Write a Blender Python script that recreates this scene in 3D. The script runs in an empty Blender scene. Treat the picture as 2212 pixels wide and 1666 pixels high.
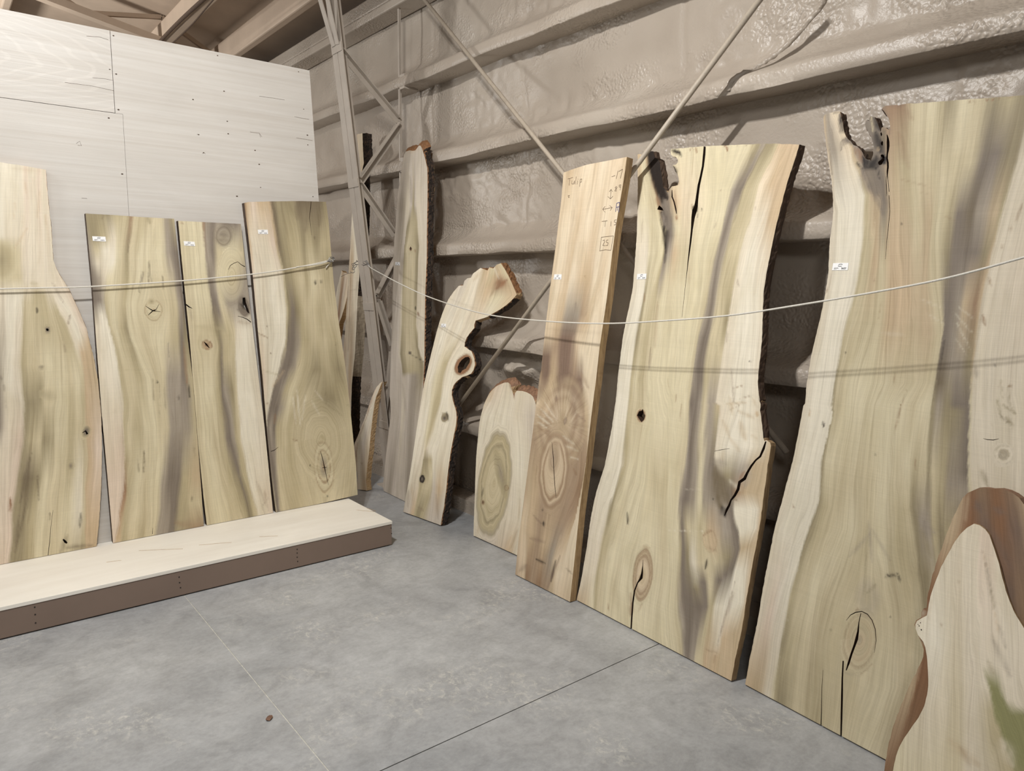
import bpy, bmesh, math, random
import numpy as np
from mathutils import Vector, Matrix
from mathutils.geometry import delaunay_2d_cdt

# ------------------------------------------------------------------ camera
SC = bpy.context.scene
COL = SC.collection
PPX, PPY = 1106.0, 833.0
VLX, VLY, VRX, VRY = 3080.0, 635.0, -165.0, 602.0       # vanishing points of the two walls
F = math.sqrt(-((VLX-PPX)*(VRX-PPX)+(VLY-PPY)*(VRY-PPY)))
def _n(a): return a/np.linalg.norm(a)
EX = _n(np.array([VLX-PPX, VLY-PPY, F])); EY = _n(np.array([VRX-PPX, VRY-PPY, F]))
EZ = np.cross(EX, EY)
RM = np.stack([EX, EY, EZ], 1)                          # world -> camera (right, down, forward)
H = 1.55
CAM = np.array([0.0, 0.0, H])
cam = bpy.data.cameras.new('camera'); camo = bpy.data.objects.new('camera', cam); COL.objects.link(camo)
cam.sensor_fit = 'HORIZONTAL'; cam.sensor_width = 36.0; cam.lens = F/2212.0*36.0
cam.clip_start = 0.05; cam.clip_end = 100
r = RM[0]; d = RM[1]; f = RM[2]
camo.matrix_world = Matrix(((r[0], -d[0], -f[0], 0), (r[1], -d[1], -f[1], 0), (r[2], -d[2], -f[2], H), (0, 0, 0, 1)))
SC.camera = camo
def ray(p): return RM.T @ np.array([p[0]-PPX, p[1]-PPY, F])
def onplane(p, O, N):
    q = ray(p); return CAM + q*(np.dot(np.array(O)-CAM, N)/np.dot(q, N))
def onx(p, x): return onplane(p, (x, 0, 0), np.array([1., 0, 0]))
def ony(p, y): return onplane(p, (0, y, 0), np.array([0, 1., 0]))
def onz(p, z): return onplane(p, (0, 0, z), np.array([0, 0, 1.]))

# ------------------------------------------------------------------ light and exposure
SC.view_settings.view_transform = 'Standard'
SC.view_settings.look = 'None'
SC.view_settings.gamma = 1.0
SC.view_settings.use_curve_mapping = False
SC.view_settings.exposure = 0.0
w = bpy.data.worlds.new('world'); SC.world = w; w.use_nodes = True
w.node_tree.nodes['Background'].inputs[0].default_value = (1.0, 0.985, 0.96, 1)
w.node_tree.nodes['Background'].inputs[1].default_value = 0.15
def lamp(name, loc, tgt, power, sx, sy, col=(1, .985, .955)):
    L = bpy.data.lights.new(name, 'AREA'); L.shape = 'RECTANGLE'; L.size = sx; L.size_y = sy
    L.energy = power; L.color = col
    o = bpy.data.objects.new(name, L); COL.objects.link(o); o.location = loc
    o.rotation_euler = (Vector(tgt)-Vector(loc)).to_track_quat('-Z', 'Y').to_euler()
    return o
lamp('high_bay_lamp', (0.36, 2.12, 3.72), (1.3, 2.8, 0.6), 52, .09, .05)
lamp('high_bay_lamp', (0.50, 2.02, 3.72), (1.5, 2.7, 0.6), 52, .09, .05)
lamp('high_bay_lamp_far', (-2.6, -2.2, 3.9), (0.6, 1.5, 0), 48, .9, .9)
lamp('high_bay_lamp_far', (-2.4, 2.6, 3.9), (1.4, 3.2, 0), 30, .9, .9)
lamp('added_fill_beyond_partition', (-2.4, 9.5, 3.3), (-2.4, 9.5, 0), 150, .5, .5)  # unseen fill light, added to brighten the bay behind the plywood
lamp('added_ceiling_fill', (-1.2, 7.2, 2.7), (.8, 7.6, 4.4), 100, .4, .4)  # added upward fill, never in view, keeps the ceiling beyond from going black

# ------------------------------------------------------------------ helpers
rng = np.random.default_rng(7); random.seed(3)
def s2l(c):
    c = np.asarray(c, float)/255.0
    return np.where(c <= .04045, c/12.92, ((c+.055)/1.055)**2.4)
def grid_noise(u, v, seed, cu, cv):
    """smooth value noise; u,v arrays; cell sizes cu, cv"""
    g = np.random.default_rng(seed).random((257, 257))
    a = u/cu; b = v/cv
    i = np.floor(a).astype(int); j = np.floor(b).astype(int)
    fa = a-i; fb = b-j; fa = fa*fa*(3-2*fa); fb = fb*fb*(3-2*fb)
    i0 = i % 256; j0 = j % 256
    return (g[i0, j0]*(1-fa)+g[i0+1, j0]*fa)*(1-fb)+(g[i0, j0+1]*(1-fa)+g[i0+1, j0+1]*fa)*fb
def tag(o, label=None, cat=None, group=None, kind=None):
    if label: o['label'] = label
    if cat: o['category'] = cat
    if group: o['group'] = group
    if kind: o['kind'] = kind
    return o
def empty(name, loc=(0, 0, 0)):
    o = bpy.data.objects.new(name, None); COL.objects.link(o); o.location = loc; o.empty_display_size = .1
    bpy.context.view_layer.update()
    return o
def link(name, me, mats, parent=None, smooth=False):
    o = bpy.data.objects.new(name, me); COL.objects.link(o)
    for m in (mats if isinstance(mats, (list, tuple)) else [mats]): me.materials.append(m)
    if smooth:
        me.polygons.foreach_set('use_smooth', [True]*len(me.polygons))
    if parent is not None:
        o.parent = parent
        o.matrix_parent_inverse = Matrix.Translation(-Vector(parent.location))
    return o
def mesh_from(name, verts, faces, mats, parent=None, smooth=False):
    me = bpy.data.meshes.new(name); me.from_pydata([tuple(map(float, v)) for v in verts], [], [tuple(map(int, q)) for q in faces]); me.update()
    return link(name, me, mats, parent, smooth)
class MB:
    def __init__(s): s.v = []; s.f = []
    def box(s, x0, y0, z0, x1, y1, z1):
        n = len(s.v)
        s.v += [(x0,y0,z0),(x1,y0,z0),(x1,y1,z0),(x0,y1,z0),(x0,y0,z1),(x1,y0,z1),(x1,y1,z1),(x0,y1,z1)]
        s.f += [tuple(n+i for i in q) for q in ((0,3,2,1),(4,5,6,7),(0,1,5,4),(1,2,6,5),(2,3,7,6),(3,0,4,7))]
        return s
    def bar(s, a, b, w, h, up=(0, 0, 1)):
        """box beam from a to b, width w across, height h along up"""
        a = Vector(a); b = Vector(b); t = (b-a).normalized(); u = Vector(up)
        x = t.cross(u).normalized(); y = x.cross(t).normalized(); n = len(s.v)
        for p in (a, b):
            for sx, sy in ((-1,-1),(1,-1),(1,1),(-1,1)):
                s.v.append(tuple(p+x*(sx*w/2)+y*(sy*h/2)))
        s.f += [tuple(n+i for i in q) for q in ((0,3,2,1),(4,5,6,7),(0,1,5,4),(1,2,6,5),(2,3,7,6),(3,0,4,7))]
        return s
    def tube(s, pts, r, seg=8):
        pts = [Vector(p) for p in pts]; n0 = len(s.v); m = len(pts)
        t0 = (pts[1]-pts[0]).normalized(); u = t0.cross(Vector((.31,.27,.91))).normalized()
        for i, p in enumerate(pts):
            t = (pts[min(i+1, m-1)]-pts[max(i-1, 0)]).normalized()
            u = (u - t*u.dot(t)).normalized(); v = t.cross(u)
            rr = r[i] if isinstance(r, (list, tuple)) else r
            for k in range(seg):
                a = 2*math.pi*k/seg; s.v.append(tuple(p+(u*math.cos(a)+v*math.sin(a))*rr))
        for i in range(m-1):
            for k in range(seg):
                k2 = (k+1) % seg
                s.f.append((n0+i*seg+k, n0+i*seg+k2, n0+(i+1)*seg+k2, n0+(i+1)*seg+k))
        s.f.append(tuple(n0+k for k in range(seg))[::-1]); s.f.append(tuple(n0+(m-1)*seg+k for k in range(seg)))
        return s
    def build(s, name, mat, parent=None, smooth=False, bevel=0):
        o = mesh_from(name, s.v, s.f, mat, parent, smooth)
        if bevel:
            b = o.modifiers.new('bevel', 'BEVEL'); b.width = bevel; b.segments = 2; b.limit_method = 'ANGLE'
        return o
def smooth_path(pts, n=8):
    P = [np.array(p, float) for p in pts]; P = [2*P[0]-P[1]]+P+[2*P[-1]-P[-2]]; out = []
    for i in range(1, len(P)-2):
        for k in range(n):
            t = k/n; a, b, c, e = P[i-1], P[i], P[i+1], P[i+2]
            out.append(.5*((2*b)+(-a+c)*t+(2*a-5*b+4*c-e)*t*t+(-a+3*b-3*c+e)*t**3))
    out.append(P[-2]); return out

# ------------------------------------------------------------------ materials
def mat(name):
    m = bpy.data.materials.new(name); m.use_nodes = True
    return m, m.node_tree.nodes, m.node_tree.links, m.node_tree.nodes['Principled BSDF']
def N(nodes, t, **kw):
    n = nodes.new(t)
    for k, v in kw.items():
        if hasattr(n, k): setattr(n, k, v)
        else: n.inputs[k.replace('_', ' ')].default_value = v
    return n
def ramp(nodes, stops, interp='LINEAR'):
    n = nodes.new('ShaderNodeValToRGB'); cr = n.color_ramp; cr.interpolation = interp
    while len(cr.elements) < len(stops): cr.elements.new(.5)
    for e, (p, c) in zip(cr.elements, stops):
        e.position = p; e.color = (c[0], c[1], c[2], 1) if len(c) == 3 else c
    return n
def g3(v): return (v, v, v)
def lin(r, g, b): return tuple(float(x) for x in s2l((r, g, b)))
def mul(nodes, links, a, b, fac=1.0, mode='MULTIPLY'):
    m = nodes.new('ShaderNodeMix'); m.data_type = 'RGBA'; m.blend_type = mode; m.inputs[0].default_value = fac
    links.new(a, m.inputs[6]); links.new(b, m.inputs[7]); return m.outputs[2]
def noise_vec(nodes, links, vec, scale, nscale, detail=6, rough=.6, dist=0):
    mp = nodes.new('ShaderNodeMapping'); mp.inputs['Scale'].default_value = scale
    links.new(vec, mp.inputs[0]); n = nodes.new('ShaderNodeTexNoise')
    n.inputs['Scale'].default_value = nscale; n.inputs['Detail'].default_value = detail
    n.inputs['Roughness'].default_value = rough; n.inputs['Distortion'].default_value = dist
    links.new(mp.outputs[0], n.inputs['Vector']); return n.outputs['Fac']
def bump(nodes, links, h, strength, dist, bsdf, prev=None):
    b = nodes.new('ShaderNodeBump'); b.inputs['Strength'].default_value = strength; b.inputs['Distance'].default_value = dist
    links.new(h, b.inputs['Height'])
    if prev: links.new(prev, b.inputs['Normal'])
    if bsdf: links.new(b.outputs[0], bsdf.inputs['Normal'])
    return b.outputs[0]

def make_face():
    m, n, l, b = mat('sawn_wood_face')
    ac = n.new('ShaderNodeAttribute'); ac.attribute_name = 'col'
    ag = n.new('ShaderNodeAttribute'); ag.attribute_name = 'grain'      # x: across the grain, y: along it
    f1 = noise_vec(n, l, ag.outputs['Vector'], (320, 5, 1), 1, 5, .65)
    f2 = noise_vec(n, l, ag.outputs['Vector'], (85, 1.1, 1), 1, 5, .65, .3)
    f3 = noise_vec(n, l, ag.outputs['Vector'], (14, 3.0, 1), 1, 5, .6, .6)
    f4 = noise_vec(n, l, ag.outputs['Vector'], (3, 420, 1), 1, 2, .5)      # saw marks
    f5 = noise_vec(n, l, ag.outputs['Vector'], (170, 2.6, 5), 1, 3, .6)
    r1 = ramp(n, [(.25, g3(.86)), (.55, g3(1.0)), (.8, g3(1.07))]); l.new(f1, r1.inputs[0])
    r2 = ramp(n, [(.3, (.84, .82, .79)), (.48, (1.0, 1.0, .99)), (.7, (1.1, 1.1, 1.09))]); l.new(f2, r2.inputs[0])
    r3 = ramp(n, [(.3, (.9, .89, .85)), (.6, g3(1.0)), (.8, (1.03, 1.02, 1.02))]); l.new(f3, r3.inputs[0])
    r4 = ramp(n, [(.3, g3(.965)), (.7, g3(1.02))]); l.new(f4, r4.inputs[0])
    r5 = ramp(n, [(.22, (.62, .55, .48)), (.31, g3(1.0))]); l.new(f5, r5.inputs[0])
    c = mul(n, l, ac.outputs['Color'], r1.outputs[0]); c = mul(n, l, c, r2.outputs[0]); c = mul(n, l, c, r3.outputs[0])
    c = mul(n, l, c, r4.outputs[0]); c = mul(n, l, c, r5.outputs[0], .7)
    l.new(c, b.inputs['Base Color']); b.inputs['Roughness'].default_value = .6
    b.inputs['Specular IOR Level'].default_value = .3
    p = bump(n, l, f1, .25, .002, None); bump(n, l, f4, .12, .002, b, p)
    return m
def make_edge(name, c0, c1, sc=(30, 30, 3), bstr=.3):
    m, n, l, b = mat(name); tc = n.new('ShaderNodeTexCoord')
    f1 = noise_vec(n, l, tc.outputs['Object'], sc, 3, 6, .65)
    r1 = ramp(n, [(.3, c0), (.7, c1)]); l.new(f1, r1.inputs[0]); l.new(r1.outputs[0], b.inputs['Base Color'])
    b.inputs['Roughness'].default_value = .75; bump(n, l, f1, bstr, .006, b); return m
def make_bark():
    m, n, l, b = mat('rough_bark'); tc = n.new('ShaderNodeTexCoord')
    f1 = noise_vec(n, l, tc.outputs['Object'], (60, 60, 16), 1.4, 8, .7, 1.2)
    r1 = ramp(n, [(.36, lin(20, 17, 15)), (.52, lin(62, 50, 42)), (.6, lin(96, 74, 56)), (.75, lin(132, 122, 108))])
    l.new(f1, r1.inputs[0]); l.new(r1.outputs[0], b.inputs['Base Color']); b.inputs['Roughness'].default_value = .95
    bump(n, l, f1, 1.0, .02, b); return m
M_FACE = make_face()
M_EDGE = make_edge('sawn_wood_edge', lin(140, 112, 80), lin(196, 168, 128))
M_DARKEDGE = make_edge('weathered_edge', lin(58, 45, 37), lin(98, 77, 60))
M_CAMB = make_edge('orange_cambium', lin(104, 72, 46), lin(152, 108, 70), (20, 20, 10), .5)
M_WANE = make_edge('brown_wane', lin(104, 76, 58), lin(160, 122, 94), (22, 22, 4), .5)
M_CRACK = make_edge('crack_inside', lin(40, 28, 22), lin(84, 60, 42), (40, 40, 10), .3)
M_PALEEDGE = make_edge('barkless_edge', lin(140, 126, 106), lin(192, 178, 156), (24, 24, 5), .4)
M_GOLD = make_edge('torn_wood', lin(190, 150, 100), lin(226, 200, 160), (10, 10, 40), .8)
M_BARK = make_bark()

def make_foam():
    m, n, l, b = mat('sprayed_foam_paint'); tc = n.new('ShaderNodeTexCoord')
    O = tc.outputs['Object']
    big = noise_vec(n, l, O, (1, 1, 1), 1.6, 3, .5)
    vo = n.new('ShaderNodeTexVoronoi'); vo.feature = 'SMOOTH_F1'; vo.inputs['Scale'].default_value = 62; vo.inputs['Smoothness'].default_value = .6
    wn_ = n.new('ShaderNodeTexNoise'); wn_.inputs['Scale'].default_value = 14; wm = n.new('ShaderNodeMix'); wm.data_type = 'RGBA'; wm.blend_type = 'ADD'; wm.inputs[0].default_value = .035
    l.new(O, wn_.inputs['Vector']); l.new(O, wm.inputs[6]); l.new(wn_.outputs['Color'], wm.inputs[7]); l.new(wm.outputs[2], vo.inputs['Vector'])
    iv = n.new('ShaderNodeMath'); iv.operation = 'SUBTRACT'; iv.inputs[0].default_value = 1; l.new(vo.outputs['Distance'], iv.inputs[1]); pop = iv.outputs[0]
    fine = noise_vec(n, l, O, (1, 1, 1), 190, 2, .5)
    mask = noise_vec(n, l, O, (1, 1, 1.5), 2.3, 4, .6)
    rm = ramp(n, [(.47, g3(.1)), (.62, g3(1))]); l.new(mask, rm.inputs[0])
    rc = ramp(n, [(.25, lin(160, 148, 135)), (.6, lin(178, 167, 154)), (.85, lin(188, 179, 167))]); l.new(big, rc.inputs[0])
    sp = noise_vec(n, l, O, (1, 1, 1), 26, 5, .75); rs = ramp(n, [(.2, g3(.45)), (.29, g3(1))]); l.new(sp, rs.inputs[0])
    c = mul(n, l, rc.outputs[0], rs.outputs[0], .8)
    l.new(c, b.inputs['Base Color']); b.inputs['Roughness'].default_value = .39
    b.inputs['Specular IOR Level'].default_value = .5
    x = mul(n, l, pop, rm.outputs[0])
    p = bump(n, l, x, .65, .011, None); bump(n, l, fine, .18, .004, b, p); return m
M_FOAM = make_foam()
def make_simple(name, col, rough=.5, metal=0, var=.12, sc=6, bs=.05):
    m, n, l, b = mat(name); tc = n.new('ShaderNodeTexCoord')
    f = noise_vec(n, l, tc.outputs['Object'], (1, 1, 1), sc, 6, .6)
    rr = ramp(n, [(.3, tuple(x*(1-var) for x in col)), (.7, tuple(min(1, x*(1+var)) for x in col))]); l.new(f, rr.inputs[0])
    l.new(rr.outputs[0], b.inputs['Base Color']); b.inputs['Roughness'].default_value = rough; b.inputs['Metallic'].default_value = metal
    bump(n, l, f, bs, .01, b); return m
M_STEEL = make_simple('primer_grey_steel', lin(180, 170, 158), .45, 0, .08, 9)
M_CEIL = make_simple('ceiling_foam', lin(186, 167, 148), .6, 0, .12, 2.2, .3)
M_ROD = make_simple('painted_rod', lin(178, 166, 150), .5, 0, .1, 30)
M_ROPE = make_simple('white_cord', lin(214, 210, 200), .6, 0, .1, 200, .3)
M_WIRE = make_simple('galvanised_wire', lin(150, 148, 145), .35, .8, .1, 60)
M_DARK = make_simple('dark_gap', lin(40, 34, 30), .8)
M_BROWNP = make_simple('brown_painted_board', lin(128, 110, 98), .65, 0, .05, 4)
M_TAG = make_simple('white_paper', (.9, .9, .9), .6, 0, .01)
M_INK = make_simple('black_ink', lin(60, 60, 62), .7)
M_PENCIL = make_simple('pencil_line', lin(110, 92, 74), .7)
M_BLUE = make_simple('blue_pencil', lin(52, 62, 120), .7)
def make_ply(name, c0, c1, rough, ca=.0):
    m, n, l, b = mat(name); tc = n.new('ShaderNodeTexCoord'); O = tc.outputs['Object']
    f1 = noise_vec(n, l, O, (1.2, 8, 60), 1, 6, .6, .3); f2 = noise_vec(n, l, O, (.9, 1, 2.0), 1.5, 4, .6, .8)
    r1 = ramp(n, [(.3, c0), (.7, c1)]); l.new(f1, r1.inputs[0])
    r2 = ramp(n, [(.3, g3(.94)), (.7, g3(1.03))]); l.new(f2, r2.inputs[0])
    wv = n.new('ShaderNodeTexWave'); wv.wave_type = 'RINGS'; wv.rings_direction = 'SPHERICAL'; wv.inputs['Scale'].default_value = 5.5
    wv.inputs['Distortion'].default_value = 7; wv.inputs['Detail'].default_value = 1.5; wv.inputs['Detail Scale'].default_value = .7
    mp = n.new('ShaderNodeMapping'); mp.inputs['Location'].default_value = (.2, -4.3, -7.8); mp.inputs['Scale'].default_value = (.55, 1, 3.0)
    l.new(O, mp.inputs[0]); l.new(mp.outputs[0], wv.inputs['Vector'])
    rw = ramp(n, [(.80, g3(1)), (.97, g3(1+ca))]); l.new(wv.outputs['Fac'], rw.inputs[0])
    c = mul(n, l, r1.outputs[0], r2.outputs[0]); c = mul(n, l, c, rw.outputs[0])
    sp = noise_vec(n, l, O, (6, 6, 40), 1.2, 4, .7); rs = ramp(n, [(.18, g3(.55)), (.24, g3(1))]); l.new(sp, rs.inputs[0])
    c = mul(n, l, c, rs.outputs[0], .7)
    l.new(c, b.inputs['Base Color']); b.inputs['Roughness'].default_value = rough
    bump(n, l, f1, .18, .004, b); return m
M_PLYW = make_ply('painted_plywood', lin(196, 190, 182), lin(207, 203, 197), .42)
M_PLYC = make_ply('painted_plywood_swirled', lin(194, 188, 180), lin(206, 202, 196), .42, .07)
M_PLYT = make_ply('bare_plywood_top', lin(232, 226, 215), lin(243, 239, 230), .6)
def make_floor():
    m, n, l, b = mat('polished_concrete'); tc = n.new('ShaderNodeTexCoord'); O = tc.outputs['Object']
    f1 = noise_vec(n, l, O, (1, 1, 1), .9, 7, .62, .5); f2 = noise_vec(n, l, O, (1, 1, 1), 5, 8, .7, .8); f3 = noise_vec(n, l, O, (1, 1, 1), 60, 4, .6)
    r1 = ramp(n, [(.3, lin(145, 147, 149)), (.5, lin(162, 163, 164)), (.72, lin(177, 178, 178))]); l.new(f1, r1.inputs[0])
    r2 = ramp(n, [(.3, g3(.78)), (.52, g3(1)), (.72, g3(1.15))]); l.new(f2, r2.inputs[0])
    r3 = ramp(n, [(.3, g3(.93)), (.7, g3(1.05))]); l.new(f3, r3.inputs[0])
    f4 = noise_vec(n, l, O, (18, 26, 1), 1, 8, .8, .2); r4 = ramp(n, [(.3, g3(.86)), (.5, g3(1)), (.7, g3(1.1))]); l.new(f4, r4.inputs[0])
    c = mul(n, l, r1.outputs[0], r2.outputs[0]); c = mul(n, l, c, r3.outputs[0]); c = mul(n, l, c, r4.outputs[0])
    # pale scuffed patches
    pm = noise_vec(n, l, O, (1, 1, 1), 2.1, 3, .5, .3); ps = noise_vec(n, l, O, (26, 20, 1), 1.3, 8, .8, .5)
    ra = ramp(n, [(.5, g3(0)), (.64, g3(1))]); l.new(pm, ra.inputs[0]); rb = ramp(n, [(.5, g3(0)), (.66, g3(1))]); l.new(ps, rb.inputs[0])
    pk = mul(n, l, ra.outputs[0], rb.outputs[0])
    mx = n.new('ShaderNodeMix'); mx.data_type = 'RGBA'; l.new(c, mx.inputs[6]); mx.inputs[7].default_value = (*lin(204, 202, 194), 1)
    ms = n.new('ShaderNodeMath'); ms.operation = 'MULTIPLY'; ms.inputs[1].default_value = .75
    l.new(pk, ms.inputs[0]); l.new(ms.outputs[0], mx.inputs[0]); c = mx.outputs[2]
    # fine dark specks
    sk = noise_vec(n, l, O, (1, 1, 1), 22, 5, .8); rk = ramp(n, [(.24, g3(.55)), (.3, g3(1))]); l.new(sk, rk.inputs[0]); c = mul(n, l, c, rk.outputs[0], .7)
    l.new(c, b.inputs['Base Color'])
    rr = ramp(n, [(.3, g3(.42)), (.7, g3(.6))]); l.new(f2, rr.inputs[0]); l.new(rr.outputs[0], b.inputs['Roughness'])
    bump(n, l, f3, .06, .003, b); return m
M_FLOOR = make_floor()
M_JOINTW = make_simple('dusty_joint', lin(186, 184, 176), .8, 0, .2, 40, .3)
M_JOINTD = make_simple('dark_joint', lin(70, 66, 62), .8, 0, .2, 40, .3)

# ------------------------------------------------------------------ floor
SX, SY = .8895, 1.923          # saw cut positions
fl = MB(); gw = .0022
for x0, x1 in ((-7, SX-gw), (SX+gw, 4.2)):
    for y0, y1 in ((-6, SY-gw), (SY+gw, 15)):
        fl.box(x0, y0, -.12, x1, y1, 0)
tag(fl.build('floor', M_FLOOR), 'grey polished concrete floor', None, None, 'structure')
j1 = MB().box(SX-gw, -6, -.1, SX+gw, 15, -.0012).build('trim_1', M_JOINTW); tag(j1, kind='structure')
j2 = MB().box(-7, SY-gw, -.1, 4.2, SY+gw, -.003).build('trim_2', M_JOINTD); tag(j2, kind='structure')

# ------------------------------------------------------------------ plywood wall on the left
YW = 4.305
def sheet(v, x0, z0, x1, z1, xr_top=None):
    n = len(v.v); xt = x1 if xr_top is None else xr_top
    v.v += [(x0,YW,z0),(x1,YW,z0),(xt,YW,z1),(x0,YW,z1),(x0,YW+.018,z0),(x1,YW+.018,z0),(xt,YW+.018,z1),(x0,YW+.018,z1)]
    v.f += [tuple(n+i for i in q) for q in ((0,1,2,3),(5,4,7,6),(4,5,1,0),(3,2,6,7),(4,0,3,7),(1,5,6,2))]
wl = MB(); g = .0013
sheet(wl, -1.6, .0, .868-g, 2.4-g); sheet(wl, .868, .0, 2.03, 2.4, 1.909); sheet(wl, .832+g, 2.4, 1.909, 2.8, 1.889)
wall = tag(wl.build('wall_left', M_PLYW), 'off-white painted plywood wall', None, None, 'structure')
wc = MB(); sheet(wc, -1.6, 2.4+g, .832-g, 2.8); wc.build('plywood_sheet', M_PLYC, wall)
st = MB()
for xx in (-1.2, -.6, 0, .6, 1.2, 1.8): st.box(xx, YW+.018, 0, xx+.04, YW+.11, 2.78)
st.box(-1.6, YW+.018, 2.74, 1.88, YW+.11, 2.78)
st.box(.79, YW+.0185, 2.3, .88, YW+.1, 2.78); st.box(.82, YW+.0185, 0, .92, YW+.1, 2.4); st.box(-1.6, YW+.0185, 2.36, .84, YW+.1, 2.44)  # backing strips added behind the seams to stop light coming through
st.build('studs_and_seam_backing', M_EDGE, wall)
dots = [(470,120),(484,197),(491,262),(493,289),(417,215),(645,155),(656,236),(664,292),(665,313),(676,425),(512,424),(429,291),(264,376),(440,330),(551,325),(237,150),(251,160),(256,237),(245,77),(235,255),(560,355),(563,405)]
for i, p in enumerate(dots):
    q = ony(p, YW-.0006); rr = random.uniform(.0028, .0048)
    m_ = MB(); m_.v = [(q[0]+rr*1.2*math.cos(a*math.pi/4), YW-.0006, q[2]+rr*.8*math.sin(a*math.pi/4)) for a in range(8)]; m_.f = [tuple(range(7,-1,-1))]
    m_.v += [(a, YW+.004, c) for a, b_, c in m_.v[:8]]; m_.f += [(k, k+8, (k+1) % 8+8, (k+1) % 8) for k in range(8)]
    m_.build('screw_head', M_DARKEDGE, wall)
# hairline checks in the veneer
for pts in ([(187,78),(215,80),(234,86)],[(200,168),(225,170),(245,174)],[(140,178),(200,186),(246,196)],[(560,208),(590,212),(615,216)],[(540,285),(560,288),(566,296)],[(636,252),(655,256),(668,258)],[(640,298),(660,301),(675,304)],[(560,287),(563,297)],[(437,332),(441,330),(444,333)],[(176,428),(188,429)],[(165,310),(172,305),(176,315),(168,314)],[(425,290),(431,291)]):
    m_ = MB(); m_.tube([tuple(ony(p, YW+.0002)) for p in pts], .0009, 5); m_.build('veneer_crack', M_DARKEDGE, wall)

# ------------------------------------------------------------------ platform
pl = empty('platform', (0.3, 4.0, 0)); tag(pl, 'long low plywood-topped platform along the left wall', 'platform')
PX1, PY0, PH = 2.062, 3.688, .15
MB().box(-1.6, PY0, PH-.018, PX1, YW-.002, PH).build('top_panel', M_PLYT, pl, bevel=.0015)
MB().box(-1.6, PY0+.003, .006, PX1-.003, PY0+.041, PH-.0195).build('front_board', M_BROWNP, pl, bevel=.002)
MB().box(PX1-.042, PY0+.043, .004, PX1-.004, YW-.01, PH-.0195).build('end_board', M_BROWNP, pl, bevel=.002)
for xx in (-1.0, -.2, .6, 1.4): MB().box(xx, PY0+.043, .004, xx+.038, YW-.01, PH-.0195).build('joist', M_EDGE, pl)
for p in [(75,1312),(76,1328),(77,1346),(387,1247),(388,1259),(390,1270),(642,1187),(642,1195),(642,1204),(643,1213),(845,1141),(846,1153)]:
    q = ony(p, PY0+.002); m_ = MB(); m_.tube([(q[0], PY0+.0015, q[2]), (q[0], PY0+.006, q[2])], .0032, 8); m_.build('screw_hole', M_DARK, pl)
for a, b_ in (((300,1190),(395,1186)),((770,1102),(810,1106)),((430,1178),(500,1172)),((792,1098),(812,1104)),((560,1160),(600,1158)),((230,1215),(262,1211))):
    A = onz(a, PH+.0003); B = onz(b_, PH+.0003); MB().tube([A, (A+B)/2+np.array([0,.002,0]), B], .0011, 5).build('surface_check', M_EDGE, pl)

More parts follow.
